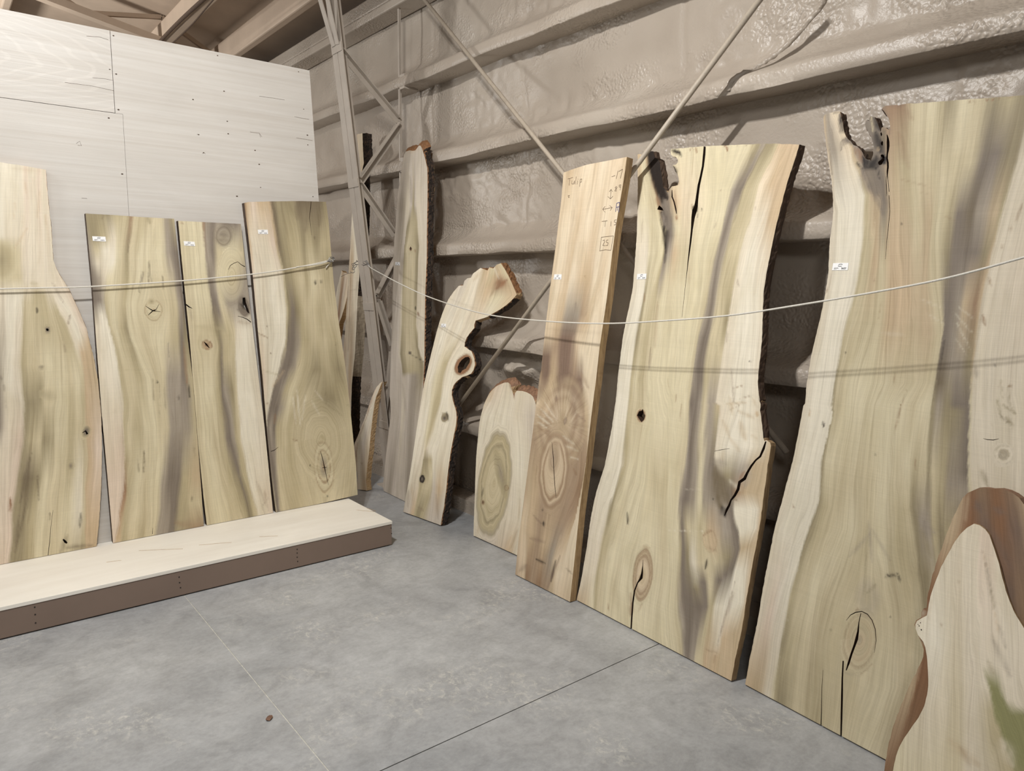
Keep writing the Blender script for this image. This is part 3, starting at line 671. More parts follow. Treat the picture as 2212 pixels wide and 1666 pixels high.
# ---- four slabs on the platform (front faces close to the plywood)
PZ = .152
left = dict(zb=PZ)
def lplane(y=4.2585, m=.0): return ((0, y, PZ), (1, 0, 0), (0, 1, 0))
A = Slab('live_edge_plank', None, None, .0015, .036,
  V('A', [(0,38),(95,52),(183,68),(186,110),(190,160),(198,240),(205,300),(213,430),(226,465),(240,490),(275,545),(310,620),(345,700),(375,820),(392,910),(405,1050),(408,1180),(405,1330),(395,1480),(386,1577),(255,1600),(190,1616),(0,1644),(-300,1690),(-330,1200),(-300,800),(-200,500),(-180,300),(-200,10)]),
  holes=[ribbon([(190,1625,1.2),(198,1560,1.1),(204,1490,.8),(212,1430,.5)], 'A'), ribbon([(185,704,2),(189,708,5),(194,710,3)], 'A'), ribbon([(330,1120,1),(342,1112,3),(350,1126,4)], 'A'), ribbon([(252,1546,3),(262,1556,5),(268,1562,3)], 'A')],
  bands=[V('A', L) for L in (
   [(-330,0,'s'),(-330,1666,'s')],
   [(-60,0,'w'),(-60,330,'s'),(-60,420,'o'),(-60,540,'s'),(-100,1666,'p')],
   [(-5,0,'w'),(-5,330,'w'),(0,380,'o'),(0,500,'o'),(0,560,'s'),(-5,1100,'v'),(-10,1200,'s'),(-30,1666,'p')],
   [(35,0,'w'),(35,330,'s'),(40,390,'o'),(42,500,'h'),(45,570,'w'),(35,900,'w'),(30,1000,'s'),(20,1666,'p')],
   [(80,0,'w'),(80,330,'s'),(75,400,'h'),(78,500,'h'),(88,570,'w'),(76,700,'s'),(70,850,'s'),(88,1000,'s'),(84,1150,'p'),(60,1300,'p'),(42,1450,'p'),(26,1640,'p')],
   [(100,0,'p'),(104,530,'s'),(98,600,'h'),(90,850,'o'),(104,1000,'g'),(102,1150,'g'),(80,1300,'g'),(60,1450,'g'),(44,1640,'g')],
   [(122,0,'s'),(124,520,'s'),(122,600,'h'),(118,850,'h'),(130,1000,'g'),(122,1150,'o'),(105,1300,'d'),(88,1450,'g'),(75,1640,'g')],
   [(140,0,'s'),(142,520,'s'),(142,560,'o'),(152,850,'h'),(168,960,'g'),(160,1150,'h'),(150,1300,'g'),(130,1450,'o'),(118,1640,'o')],
   [(160,0,'p'),(160,530,'s'),(172,570,'o'),(190,700,'o'),(190,850,'y'),(185,1000,'h'),(178,1150,'g'),(170,1300,'y'),(150,1640,'y')],
   [(175,0,'s'),(180,530,'s'),(215,640,'h'),(240,760,'h'),(245,900,'y'),(240,1100,'y'),(230,1300,'h'),(210,1640,'h')],
   [(180,0,'s'),(188,540,'s'),(228,640,'o'),(270,760,'o'),(285,900,'h'),(290,1050,'o'),(285,1250,'o'),(270,1450,'y'),(250,1640,'h')],
   [(182,0,'p'),(195,535,'s'),(240,640,'o'),(290,760,'o'),(310,900,'y'),(325,1100,'h'),(320,1400,'w'),(300,1640,'o')],
   [(184,0,'p'),(202,535,'s'),(252,640,'s'),(305,760,'s'),(325,850,'h'),(340,1000,'o'),(345,1200,'h'),(340,1400,'h'),(330,1640,'o')],
   [(185,0,'s'),(215,535,'s'),(275,640,'w'),(318,740,'w'),(330,800,'b'),(348,1000,'b'),(352,1200,'b'),(347,1400,'b'),(338,1640,'b')],
   [(190,0,'s'),(215,430,'s'),(310,620,'p'),(345,700,'p'),(355,760,'b'),(380,910,'c'),(390,1180,'p'),(375,1500,'b'),(370,1640,'b')])],
  knots=[(V('A',[(190,708)])[0]+(7,8,0,[(0,'k'),(.5,'v'),(1,'h')],.5,'ring')), (V('A',[(165,858)])[0]+(8,5,0,[(0,'v'),(1,'h')],.4,'ring')), (V('A',[(345,1115)])[0]+(9,14,20,[(0,'k'),(.4,'v'),(1.,'o')],.4,'ring')), (V('A',[(283,1252)])[0]+(6,8,0,[(0,'v'),(1,'o')],.3,'ring')),
         (V('A',[(190,970)])[0]+(22,14,20,[(0,'g'),(1,'h')],.2,'',.5)), (V('A',[(0,430)])[0]+(44,50,0,[(0,'g'),(.6,'o'),(1.,'y')],.0,'',.75))],
  streaks=[s_ for s_ in sum([[(*V('A',[a])[0], *V('A',[b])[0], w_, c_, al)] for a, b, w_, c_, al in (
    ((110,300),(60,380),3,'b',.4),((130,100),(125,200),3,'p',.5),((160,150),(150,260),3,'b',.35),((100,120),(110,180),2,'b',.4),((180,250),(195,350),2,'b',.4),((60,200),(55,260),2,'b',.3),((145,620),(150,640),2,'k',.8),((42,1380),(40,1440),3,'r',.9),
    ((45,60),(160,75),4,'b',.25),((280,650),(272,690),2,'q',.6),((250,740),(262,800),1.5,'q',.4),((90,240),(94,300),2,'b',.35),((150,1290),(155,1400),2,'d',.7),((70,1560),(110,1380),3,'d',.6),((80,1400),(125,1200),3,'d',.6),((60,1600),(75,1450),4,'d',.6),((0,880),(22,960),1.5,'v',.6),((22,960),(32,1060),1.5,'v',.5),((325,1440),(318,1500),3,'k',.6),((270,1530),(240,1600),6,'d',.5),((260,1580),(370,1570),5,'d',.55),((200,1440),(196,1480),1.5,'d',.6),((210,520),(255,600),3,'q',.35),((120,520),(150,525),5,'o',.6))], [])],
  bark=[('R', 0, 1400, .004, (M_CAMB, M_EDGE), .003, 'waney_edge')], gain=1.0, step=.008, plane=lplane(), label='wide live-edge slab flaring low down, on the platform at the left photo edge', group='slabs on the platform')
B = Slab('wood_plank', None, None, .0015, .038,
  V('A', [(342,243),(450,249),(560,257),(696,264),(712,400),(726,520),(745,700),(770,900),(790,1150),(805,1350),(815,1496),(640,1525),(452,1560),(430,1300),(405,1020),(385,760),(370,540),(355,380)]),
  holes=[ribbon([(582,613,.6),(598,624,1.4),(612,633,2.4),(625,626,1.2),(636,605,.5)], 'A'), ribbon([(592,650,.6),(602,641,1.8),(612,632,2.4),(628,634,1),(642,636,.5)], 'A'), ribbon([(610,1525,.9),(611,1500,.5)], 'A')],
  bands=[V('A', L) for L in (
   [(342,243,'g'),(355,380,'u'),(366,480,'v'),(372,600,'v'),(388,700,'s'),(405,1020,'s'),(430,1300,'p'),(450,1560,'p')],
   [(362,243,'g'),(368,340,'g'),(380,390,'h'),(385,440,'s'),(392,500,'u'),(396,590,'v'),(405,650,'w'),(425,1000,'s'),(440,1300,'p'),(455,1560,'p')],
   [(395,243,'g'),(410,340,'o'),(415,390,'w'),(412,480,'s'),(405,590,'u'),(426,680,'w'),(466,850,'w'),(488,1000,'s'),(493,1200,'p'),(482,1350,'p'),(462,1560,'p')],
   [(430,243,'g'),(455,340,'s'),(452,440,'w'),(432,500,'y'),(418,590,'o'),(433,675,'o'),(474,850,'o'),(498,1000,'o'),(502,1200,'o'),(490,1350,'r'),(470,1560,'b')],
   [(470,243,'o'),(468,400,'y'),(455,600,'y'),(455,700,'y'),(500,850,'h'),(522,1000,'h'),(525,1200,'h'),(515,1350,'o'),(495,1560,'o')],
   [(505,243,'o'),(490,400,'h'),(478,600,'h'),(485,700,'o'),(535,900,'h'),(555,1100,'o'),(555,1300,'y'),(530,1560,'h')],
   [(528,243,'n'),(512,400,'g'),(500,600,'o'),(508,700,'g'),(558,900,'o'),(588,1100,'y'),(585,1300,'h'),(568,1560,'o')],
   [(545,243,'h'),(528,400,'h'),(515,600,'y'),(525,740,'y'),(590,900,'y'),(615,1100,'y'),(610,1300,'y'),(598,1560,'h')],
   [(585,243,'o'),(570,400,'y'),(555,600,'y'),(570,740,'h'),(620,900,'h'),(645,1100,'h'),(635,1300,'y'),(612,1560,'h')],
   [(620,243,'h'),(615,400,'y'),(640,600,'h'),(640,740,'y'),(650,900,'h'),(668,1100,'h'),(655,1300,'u'),(625,1560,'u')],
   [(645,243,'h'),(645,400,'y'),(670,600,'h'),(680,740,'h'),(672,900,'u'),(690,1100,'u'),(680,1300,'v'),(648,1560,'u')],
   [(665,243,'u'),(672,400,'u'),(700,600,'h'),(712,740,'o'),(710,900,'u'),(720,1100,'u'),(712,1300,'v'),(680,1560,'v')],
   [(682,243,'g'),(695,400,'v'),(715,600,'u'),(728,740,'v'),(735,900,'v'),(745,1100,'u'),(735,1300,'o'),(705,1560,'g')],
   [(696,264,'o'),(712,400,'v'),(732,600,'v'),(745,740,'g'),(765,900,'o'),(785,1100,'o'),(790,1300,'c'),(790,1400,'h'),(815,1520,'n')])],
  knots=[(V('A',[(614,630)])[0]+(20,24,0,[(0,'n'),(.15,'h'),(.5,'y'),(.8,'h'),(.92,'c'),(1.02,'y')],.55,'ring',.8)), (V('A',[(606,595)])[0]+(8,7,0,[(0,'g'),(1,'h')],0,'ring'))],
  streaks=[(*V('A',[a])[0], *V('A',[b])[0], w_, c_, al) for a, b, w_, c_, al in (
    ((598,430),(594,520),2,'d',.7),((575,470),(562,525),2.5,'v',.7),((601,480),(606,525),1.8,'k',.6),((650,490),(652,550),1.5,'d',.7),((560,520),(556,560),1.5,'d',.5),((626,912),(630,922),2.5,'k',.9),((612,890),(614,1000),1.5,'d',.4),((636,920),(640,1060),1.5,'d',.4),((655,940),(665,1040),1.5,'v',.4),((712,970),(714,985),2,'k',.9),((577,1195),(574,1280),1.8,'d',.8),((553,1210),(555,1280),1.5,'d',.6),((672,760),(676,820),1.6,'v',.5),((754,930),(758,975),2,'k',.8),((775,1150),(780,1230),1.5,'d',.7),
    ((770,1370),(764,1395),2,'d',.6),((470,860),(520,870),2,'o',.5),((590,256),(600,285),4,'g',.8),((410,265),(414,245),2,'d',.5),((735,760),(748,930),3,'r',.5),((440,900),(478,1000),3,'s',.4),((700,1480),(812,1500),8,'n',.35),((515,320),(512,400),2,'d',.5))],
  gain=1.0, step=.008, plane=lplane(), edge=M_DARKEDGE, label='straight-sided slab with a star-cracked round knot, second from left on the platform', jit=.0006, group='slabs on the platform')
C = Slab('wood_plank', None, None, .0015, .038,
  V('C', [(35,136),(200,144),(358,152),(372,280),(385,400),(405,580),(420,700),(450,950),(480,1200),(505,1450),(523,1633),(350,1668),(183,1702),(165,1550),(140,1300),(115,1000),(95,750),(75,550),(55,350)]),
  holes=[ribbon([(292,388,.8),(305,365,1.6),(322,354,1.4),(342,347,1.2),(360,362,1.5),(379,372,2)], 'C'), ribbon([(342,626,.8),(365,632,1.5),(390,642,2),(410,658,2.2)], 'C'), ribbon([(76,566,3),(88,576,3),(108,587,.8)], 'C'),
         V('C', [(366,532),(380,530),(384,555),(392,580),(402,612),(392,608),(376,580),(366,560)]), ribbon([(168,758,1),(180,772,4),(196,790,1.5)], 'C')],
  bands=[V('C', L) for L in (
   [(35,136,'h'),(55,350,'h'),(75,550,'h'),(95,750,'h'),(115,1000,'h'),(140,1300,'h'),(183,1699,'h')],
   [(90,136,'y'),(105,350,'y'),(125,550,'y'),(140,750,'h'),(155,1000,'y'),(190,1300,'y'),(250,1699,'y')],
   [(140,140,'y'),(165,350,'y'),(185,550,'y'),(200,700,'h'),(210,1000,'y'),(245,1300,'h'),(310,1560,'h'),(350,1699,'h')],
   [(160,140,'y'),(188,350,'y'),(210,550,'y'),(222,700,'o'),(232,850,'h'),(238,1000,'o'),(275,1300,'o'),(335,1560,'o'),(375,1699,'h')],
   [(168,140,'n'),(198,350,'u'),(220,550,'v'),(238,700,'g'),(246,850,'g'),(252,1000,'g'),(288,1250,'v'),(352,1500,'g'),(400,1699,'o')],
   [(190,145,'u'),(215,350,'u'),(236,550,'v'),(250,700,'g'),(258,850,'v'),(262,1000,'v'),(300,1250,'v'),(365,1500,'v'),(415,1699,'g')],
   [(225,148,'v'),(232,300,'v'),(240,450,'u'),(255,600,'v'),(270,720,'o'),(275,850,'o'),(280,1000,'u'),(315,1250,'u'),(375,1500,'g'),(432,1699,'g')],
   [(245,148,'u'),(258,300,'h'),(256,450,'y'),(272,600,'h'),(295,720,'o'),(300,850,'h'),(308,1000,'g'),(330,1250,'o'),(388,1500,'o'),(445,1699,'o')],
   [(290,150,'v'),(290,290,'y'),(280,450,'y'),(300,560,'u'),(318,700,'h'),(325,850,'o'),(335,1000,'h'),(350,1250,'h'),(398,1500,'o'),(458,1699,'h')],
   [(320,150,'v'),(322,300,'y'),(320,450,'h'),(325,560,'u'),(330,700,'s'),(335,850,'w'),(345,1000,'w'),(360,1250,'w'),(408,1500,'w'),(470,1699,'s')],
   [(345,150,'u'),(350,300,'h'),(352,450,'u'),(360,560,'u'),(372,700,'w'),(385,850,'w'),(400,1000,'w'),(420,1250,'w'),(450,1500,'s'),(500,1699,'s')],
   [(358,152,'g'),(372,300,'g'),(388,400,'u'),(405,580,'u'),(415,700,'w'),(450,950,'s'),(480,1200,'s'),(505,1450,'s'),(524,1640,'p')])],
  knots=[(V('C',[(182,774)])[0]+(13,11,30,[(0,'k'),(.3,'n'),(.6,'b'),(.85,'n'),(1,'h')],.5,'ring')), (V('C',[(372,575)])[0]+(13,24,-10,[(0,'k'),(.4,'v'),(.8,'v'),(1.1,'u')],.3,'ring',.9)), (V('C',[(270,215)])[0]+(20,26,0,[(0,'v'),(.5,'u'),(.8,'v'),(1,'u')],.3,'ring',.6)), (V('C',[(310,420)])[0]+(28,60,0,[(0,'y'),(.6,'h'),(1,'y')],.3,'ring',.25))],
  streaks=[(*V('C',[a])[0], *V('C',[b])[0], w_, c_, al) for a, b, w_, c_, al in (
    ((340,590),(405,612),5,'v',.8),((350,560),(400,600),4,'k',.5),((345,655),(400,665),4,'n',.3),((130,680),(250,690),6,'o',.4),((240,200),(300,215),3,'v',.5),((245,235),(300,240),3,'v',.5),((160,140),(165,180),1.5,'n',.6),((480,1520),(486,1570),3,'r',.3),((470,1600),(500,1560),2,'q',.3),((40,140),(60,150),2,'n',.5),((85,570),(110,640),4,'u',.35),((440,1480),(500,1625),3,'q',.25))],
  gain=1.0, step=.008, plane=lplane(), edge=M_DARKEDGE, label='narrowest platform slab, grey-purple streak and black knot at its right edge', group='slabs on the platform', jit=.0006)
Dd = Slab('wood_plank', None, None, .0015, .04,
  V('C', [(375,44),(400,39),(520,36),(660,34),(795,38),(808,130),(818,250),(835,450),(860,650),(890,850),(915,1050),(935,1250),(950,1400),(958,1545),(750,1592),(538,1636),(527,1550),(515,1450),(495,1250),(470,950),(445,700),(420,430),(400,250)]),
  holes=[ribbon([(719,34,1.4),(715,75,1.6),(711,120,1.2),(716,165,.7),(722,210,.4)], 'C'), ribbon([(767,1322,.8),(774,1345,1.6),(781,1372,1.6),(788,1405,2.6),(793,1430,1.4),(800,1460,1.2),(808,1495,.5)], 'C'), ribbon([(512,1322,1.4),(530,1316,1.6),(550,1300,.6)], 'C'), ribbon([(776,1406,.8),(788,1404,2),(800,1404,.6)], 'C')],
  bands=[V('C', L) for L in (
   [(375,42,'n'),(400,250,'b'),(420,430,'p'),(445,700,'s'),(470,950,'b'),(495,1250,'h'),(512,1320,'g'),(538,1636,'o')],
   [(392,42,'b'),(412,250,'s'),(436,430,'w'),(462,700,'s'),(486,950,'p'),(505,1200,'s'),(518,1400,'y'),(542,1636,'h')],
   [(420,42,'p'),(440,250,'s'),(465,430,'s'),(490,700,'w'),(508,950,'s'),(512,1150,'s'),(525,1400,'h'),(546,1636,'o')],
   [(455,40,'b'),(480,250,'s'),(510,430,'w'),(530,700,'w'),(530,850,'w'),(520,1000,'w'),(508,1120,'s'),(510,1250,'g'),(530,1500,'h'),(550,1636,'u')],
   [(492,40,'c'),(528,250,'p'),(568,400,'s'),(585,600,'w'),(588,750,'w'),(573,880,'w'),(545,980,'s'),(525,1050,'s'),(510,1180,'u'),(540,1400,'v'),(554,1636,'v')],
   [(502,40,'b'),(540,250,'c'),(576,400,'y'),(591,600,'h'),(595,750,'o'),(582,880,'u'),(553,980,'v'),(532,1080,'v'),(516,1190,'v'),(546,1400,'v'),(560,1636,'v')],
   [(512,40,'d'),(552,250,'d'),(585,430,'g'),(600,600,'g'),(606,750,'v'),(598,880,'v'),(575,1000,'v'),(548,1100,'v'),(538,1200,'u'),(556,1400,'v'),(568,1636,'u')],
   [(540,40,'g'),(575,250,'g'),(606,430,'g'),(622,600,'v'),(630,750,'v'),(622,880,'v'),(598,1000,'u'),(572,1100,'v'),(560,1200,'v'),(566,1400,'u'),(575,1636,'o')],
   [(580,40,'g'),(610,250,'o'),(636,430,'o'),(650,600,'g'),(656,750,'u'),(642,880,'u'),(618,1000,'o'),(594,1100,'u'),(578,1200,'o'),(580,1400,'h'),(590,1636,'h')],
   [(615,40,'g'),(650,250,'o'),(666,430,'h'),(678,600,'o'),(682,750,'o'),(668,880,'h'),(645,1050,'y'),(625,1200,'h'),(622,1400,'h'),(650,1636,'o')],
   [(650,40,'d'),(680,250,'g'),(695,430,'o'),(705,600,'h'),(712,750,'o'),(705,880,'o'),(672,1050,'o'),(652,1200,'o'),(655,1400,'o'),(690,1636,'h')],
   [(680,40,'d'),(708,250,'o'),(725,430,'y'),(735,600,'h'),(745,750,'h'),(745,900,'g'),(715,1050,'h'),(690,1200,'h'),(695,1400,'h'),(730,1636,'h')],
   [(730,40,'d'),(745,250,'g'),(760,430,'h'),(775,600,'o'),(790,750,'h'),(800,900,'o'),(800,1050,'g'),(800,1200,'h'),(800,1400,'h'),(800,1636,'y')],
   [(765,40,'d'),(778,250,'o'),(795,430,'o'),(810,600,'h'),(835,750,'o'),(850,900,'g'),(870,1050,'o'),(885,1200,'h'),(890,1400,'h'),(880,1636,'h')],
   [(795,38,'g'),(815,200,'o'),(835,450,'o'),(860,650,'h'),(890,850,'h'),(915,1050,'h'),(935,1250,'y'),(958,1545,'y')])],
  knots=[(V('C',[(784,1400)])[0]+(21,55,-4,[(0,'n'),(.25,'u'),(.5,'h'),(.6,'h'),(.66,'n'),(.72,'y'),(.9,'y'),(1,'n'),(1.08,'h')],.75,'ring')),
         (V('C',[(770,1260)])[0]+(52,84,-4,[(0,'h'),(.7,'h'),(.8,'o'),(.9,'h'),(1,'h')],.5,'ring',.35))],
  streaks=[(*V('C',[a])[0], *V('C',[b])[0], w_, c_, al) for a, b, w_, c_, al in (
    ((740,440),(740,465),2,'k',.9),((770,440),(771,460),2,'k',.9),((737,215),(738,235),1.6,'d',.8),((797,1020),(796,1080),3,'g',.9),((800,1080),(845,1110),2.5,'g',.6),((845,1110),(880,1140),2,'g',.5),((625,1040),(640,1180),2,'w',.6),((645,1000),(662,1180),2,'w',.6),((690,1030),(672,1160),2,'w',.45),((720,1060),(760,1130),2.5,'w',.4),((740,1010),(780,1060),2,'w',.35),((450,715),(495,738),1.5,'n',.6),((490,678),(494,682),2.5,'q',.8),((509,815),(511,820),2,'q',.8),((470,905),(555,930),2,'o',.5),((480,1070),(510,1080),1.5,'r',.5),
    ((845,770),(850,772),2,'k',.8),((620,1262),(650,1266),1.5,'n',.7),((640,1000),(632,1260),1.5,'n',.25),((712,1392),(716,1396),1.5,'k',.8),((800,1553),(806,1556),2,'k',.9),((535,1130),(530,1180),3,'n',.5),((760,60),(760,160),6,'d',.5),((700,60),(690,190),5,'d',.4),((640,60),(650,130),6,'d',.4),((520,990),(580,905),3,'b',.4),((900,1080),(925,1090),2,'g',.4),((770,1240),(790,1262),5,'o',.7))],
  gain=1.0, step=.008, plane=lplane(), edge=M_DARKEDGE, label='tall slab at the platform right end, rope knot at its edge, oval cracked knot', group='slabs on the platform', jit=.0007)
B.price_tag(V('P', [(199,510.5),(227.5,511.5),(229,522),(200.5,520.5)]))
C.price_tag(V('P', [(396.5,521),(420,522.5),(421.5,532),(398,530.5)]))
Dd.price_tag(V('P', [(556.5,496.5),(578,496.5),(579,506),(558,505.5)]))

# ---- right wall
E_ = Slab('live_edge_plank', (829,1061), (872,1082), .062, .042,
  V('P', [(870.5,345),(873,334),(876,328),(881,326),(886,325),(892,326),(897,325),(901,320),(904.5,315),(908,314.5),(911,319),(914,328),(917,338),(920,350),(923,363),(923.6,406),(923,450),(922,507),(922,557),(920,600),(918.4,633),(917.5,698),(917,740),(917,777),(915,811),(913,860),(912,900),(908,960),(904,1030),(900,1095.5),(872,1082.3),(829,1061.5),(826.6,1050),(829,1033),(835.4,966),(843,905),(844,880),(841.5,855),(843.5,800),(844,766),(847,700),(848,633),(850,582),(851.6,519.5),(855.4,481),(859,421),(865.5,381)]),
  holes=[ribbon([(886.8,533,.6),(887,537,1.7),(887.4,541,.6)])],
  bands=[[(866,300,'e'),(851,519,'e'),(849,633,'e'),(843,766,'e'),(844,900,'e'),(826,1064,'e')],
   [(878,330,'e'),(866,450,'u'),(860,560,'e'),(862,640,'e'),(858,770,'e'),(858,900,'e'),(840,1064,'u')],
   [(884,330,'e'),(880,450,'s'),(876,520,'e'),(870,565,'u'),(868.5,640,'s'),(866,700,'s'),(863,765,'s'),(868,800,'e'),(866,900,'e'),(852,1064,'e')],
   [(889,330,'e'),(889,442,'e'),(882,480,'g'),(875,525,'g'),(872,560,'g'),(871,640,'o'),(870,700,'o'),(865.5,765,'g'),(871,805,'g'),(872,815,'e'),(868,900,'s'),(858,1064,'e')],
   [(892,330,'e'),(892,442,'o'),(888,480,'o'),(883,525,'h'),(880,560,'h'),(880,640,'h'),(879,700,'h'),(876,765,'h'),(880,803,'o'),(880,812,'e'),(870,1064,'e')],
   [(894,330,'e'),(894,442,'g'),(895,480,'o'),(893,525,'o'),(893,560,'h'),(890,640,'h'),(890,700,'h'),(893,765,'h'),(892,800,'o'),(892,812,'u'),(880,1064,'u')],
   [(897,330,'e'),(896,442,'e'),(901,480,'o'),(904,530,'g'),(903,560,'g'),(900,640,'g'),(898.5,700,'o'),(902,750,'g'),(913,785,'g'),(914,808,'g'),(905,900,'e'),(898,1070,'e')],
   [(901,330,'e'),(899,442,'s'),(903.5,480,'s'),(907,530,'s'),(905.5,560,'s'),(902.5,640,'s'),(901,700,'s'),(905,750,'s'),(916,785,'s'),(914,808,'e'),(906,1070,'e')],
   [(925,330,'e'),(925,600,'s'),(925,1070,'e')]],
  knots=[(887,538,6,7,0,[(0,'k'),(.4,'n'),(.7,'h'),(1,'o')],.5,'ring'), (885.5,763,4,4,0,[(0,'k'),(.5,'v'),(1,'g')],.4,'ring')],
  streaks=[(897.5,662,897.8,670,1.8,'k',.9),(902,674,905,682,2,'n',.9),(886,765,915,781,1,'k',.7),(870,830,890,1000,4,'u',.3),(885,380,890,440,5,'u',.35),(896,538,898,546,2,'n',.7),(880,330,905,322,4,'b',.35)],
  bark=[('T', 0, 350, .045, (M_CAMB, M_CAMB), .006, 'torn_top_edge'), ('R', 300, 2000, .02, (M_CAMB, M_BARK), .012, 'bark'), ('L', 300, 2000, .004, (M_CAMB, M_CAMB), .004, 'inner_bark')],
  gain=.95, step=.008, label='tall narrow slab beside the steel column, orange-brown rim and black bark down its right', group='slabs along the right wall')
E_.price_tag([(854.5,566),(863.5,566.5),(864,573.5),(854,573)])
Fs = Slab('live_edge_plank', V('F',[(430,1364)])[0], V('F',[(580,1418)])[0], .14, .05,
  V('F', [(430,1363),(444,1285),(460,1200),(475,1100),(490,1000),(497,950),(505,900),(518,820),(530,750),(545,685),(560,620),(575,560),(590,500),(604,450),(620,400),(634,365),(650,330),(674,295),(700,265),(722,262),(728,240),(742,228),(760,225),(770,205),(790,190),(806,178),(820,183),(840,190),(850,175),(868,180),(885,162),(905,155),(922,180),(940,212),(958,250),(975,290),(982,308),(958,335),(930,360),(897,382),(865,400),(840,415),(815,424),(795,430),(782,434),(775,455),(776,470),(757,492),(740,515),(730,540),(728,560),(745,572),(762,583),(768,598),(776,620),(779,650),(772,675),(760,692),(738,702),(715,710),(700,722),(688,732),(675,750),(667,772),(666,795),(672,825),(680,850),(688,880),(690,905),(687,945),(678,985),(671,1020),(663,1060),(656,1105),(650,1150),(644,1200),(640,1250),(634,1295),(630,1335),(620,1385),(612,1436),(585,1431),(580,1419)]),
  holes=[V('F', [(695,660),(703,640),(715,625),(732,612),(748,610),(756,622),(752,640),(742,655),(735,668),(718,676),(708,690),(697,686)])],
  bands=[V('F', L) for L in (
   [(700,200,'s'),(600,470,'s'),(530,750,'s'),(490,1000,'w'),(455,1220,'w'),(430,1363,'u')],
   [(740,220,'e'),(635,470,'w'),(565,720,'w'),(520,1000,'w'),(480,1200,'s'),(450,1363,'e')],
   [(770,200,'s'),(672,470,'s'),(600,700,'y'),(570,850,'y'),(542,1000,'y'),(530,1080,'s'),(508,1200,'s'),(480,1363,'b')],
   [(790,200,'s'),(705,470,'w'),(632,640,'h'),(602,780,'o'),(582,850,'o'),(556,980,'o'),(540,1050,'h'),(528,1110,'g'),(515,1250,'o'),(490,1363,'o')],
   [(805,200,'s'),(725,470,'s'),(645,640,'o'),(618,780,'o'),(592,870,'o'),(570,960,'h'),(548,1050,'s'),(545,1110,'g'),(540,1250,'h'),(510,1363,'g')],
   [(820,200,'c'),(745,470,'s'),(655,640,'s'),(628,780,'w'),(605,900,'w'),(580,990,'w'),(560,1070,'w'),(565,1110,'o'),(572,1180,'y'),(555,1300,'o'),(525,1370,'o')],
   [(835,200,'b'),(765,470,'s'),(690,640,'w'),(650,780,'w'),(632,900,'w'),(605,990,'w'),(580,1080,'w'),(578,1150,'w'),(582,1250,'e'),(560,1400,'e')],
   [(862,200,'h'),(830,300,'b'),(790,450,'s'),(720,640,'s'),(668,780,'s'),(655,900,'w'),(640,1000,'w'),(615,1120,'s'),(605,1250,'b'),(590,1400,'e')],
   [(890,200,'c'),(900,250,'r'),(880,320,'y'),(810,450,'w'),(770,560,'w'),(760,640,'s'),(700,780,'s'),(690,900,'s'),(660,1100,'w'),(640,1250,'s'),(612,1437,'e')],
   [(925,200,'h'),(960,260,'c'),(985,310,'b'),(860,420,'y'),(800,560,'s'),(790,700,'s'),(700,900,'s'),(680,1100,'s'),(640,1437,'e')])],
  knots=[(V('F',[(632,905)])[0]+(9,12,20,[(0,'k'),(.45,'v'),(.75,'g'),(1,'w')],.4,'ring')), (V('F',[(522,1205)])[0]+(6.5,10,8,[(0,'v'),(.6,'k'),(.85,'k'),(1,'o')],.4,'ring')), (V('F',[(722,650)])[0]+(18,27,35,[(0,'r'),(.8,'r'),(.9,'n'),(1,'s')],.3,'ring'))],
  streaks=[(*V('F',[a])[0], *V('F',[b])[0], w_, c_, al) for a, b, w_, c_, al in (
    ((900,195),(830,300),5,'b',.8),((935,235),(880,280),5,'r',.75),((915,225),(850,320),3,'n',.4),((870,170),(895,230),2,'w',.5),((640,880),(650,920),3,'k',.7),((620,885),(640,905),4,'g',.7),((470,1230),(480,1330),3,'b',.35),((500,1340),(530,1360),3,'q',.3),((455,1260),(452,1340),3,'q',.3),((815,190),(770,240),4,'c',.5),((590,1280),(600,1400),3,'q',.25))],
  bark=[('R', 640, 1200, .008, (M_CAMB, M_BARK), .008, 'bark'), ('T', 560, 660, .008, (M_CAMB, M_CAMB), .01, 'torn_top_edge'), ('A', 685, 845, .012, (M_CAMB, M_CAMB), .008, 'torn_top_edge'), ('L', 560, 640, .006, (M_CAMB, M_CAMB), .006, 'torn_top_edge')],
  gain=1.0, step=.007, label='crooked slab with a bulging knothole on its right and a bent top', group='slabs along the right wall')
Fs.price_tag(V('F', [(617,449),(640,450),(638,467),(614,466)]))
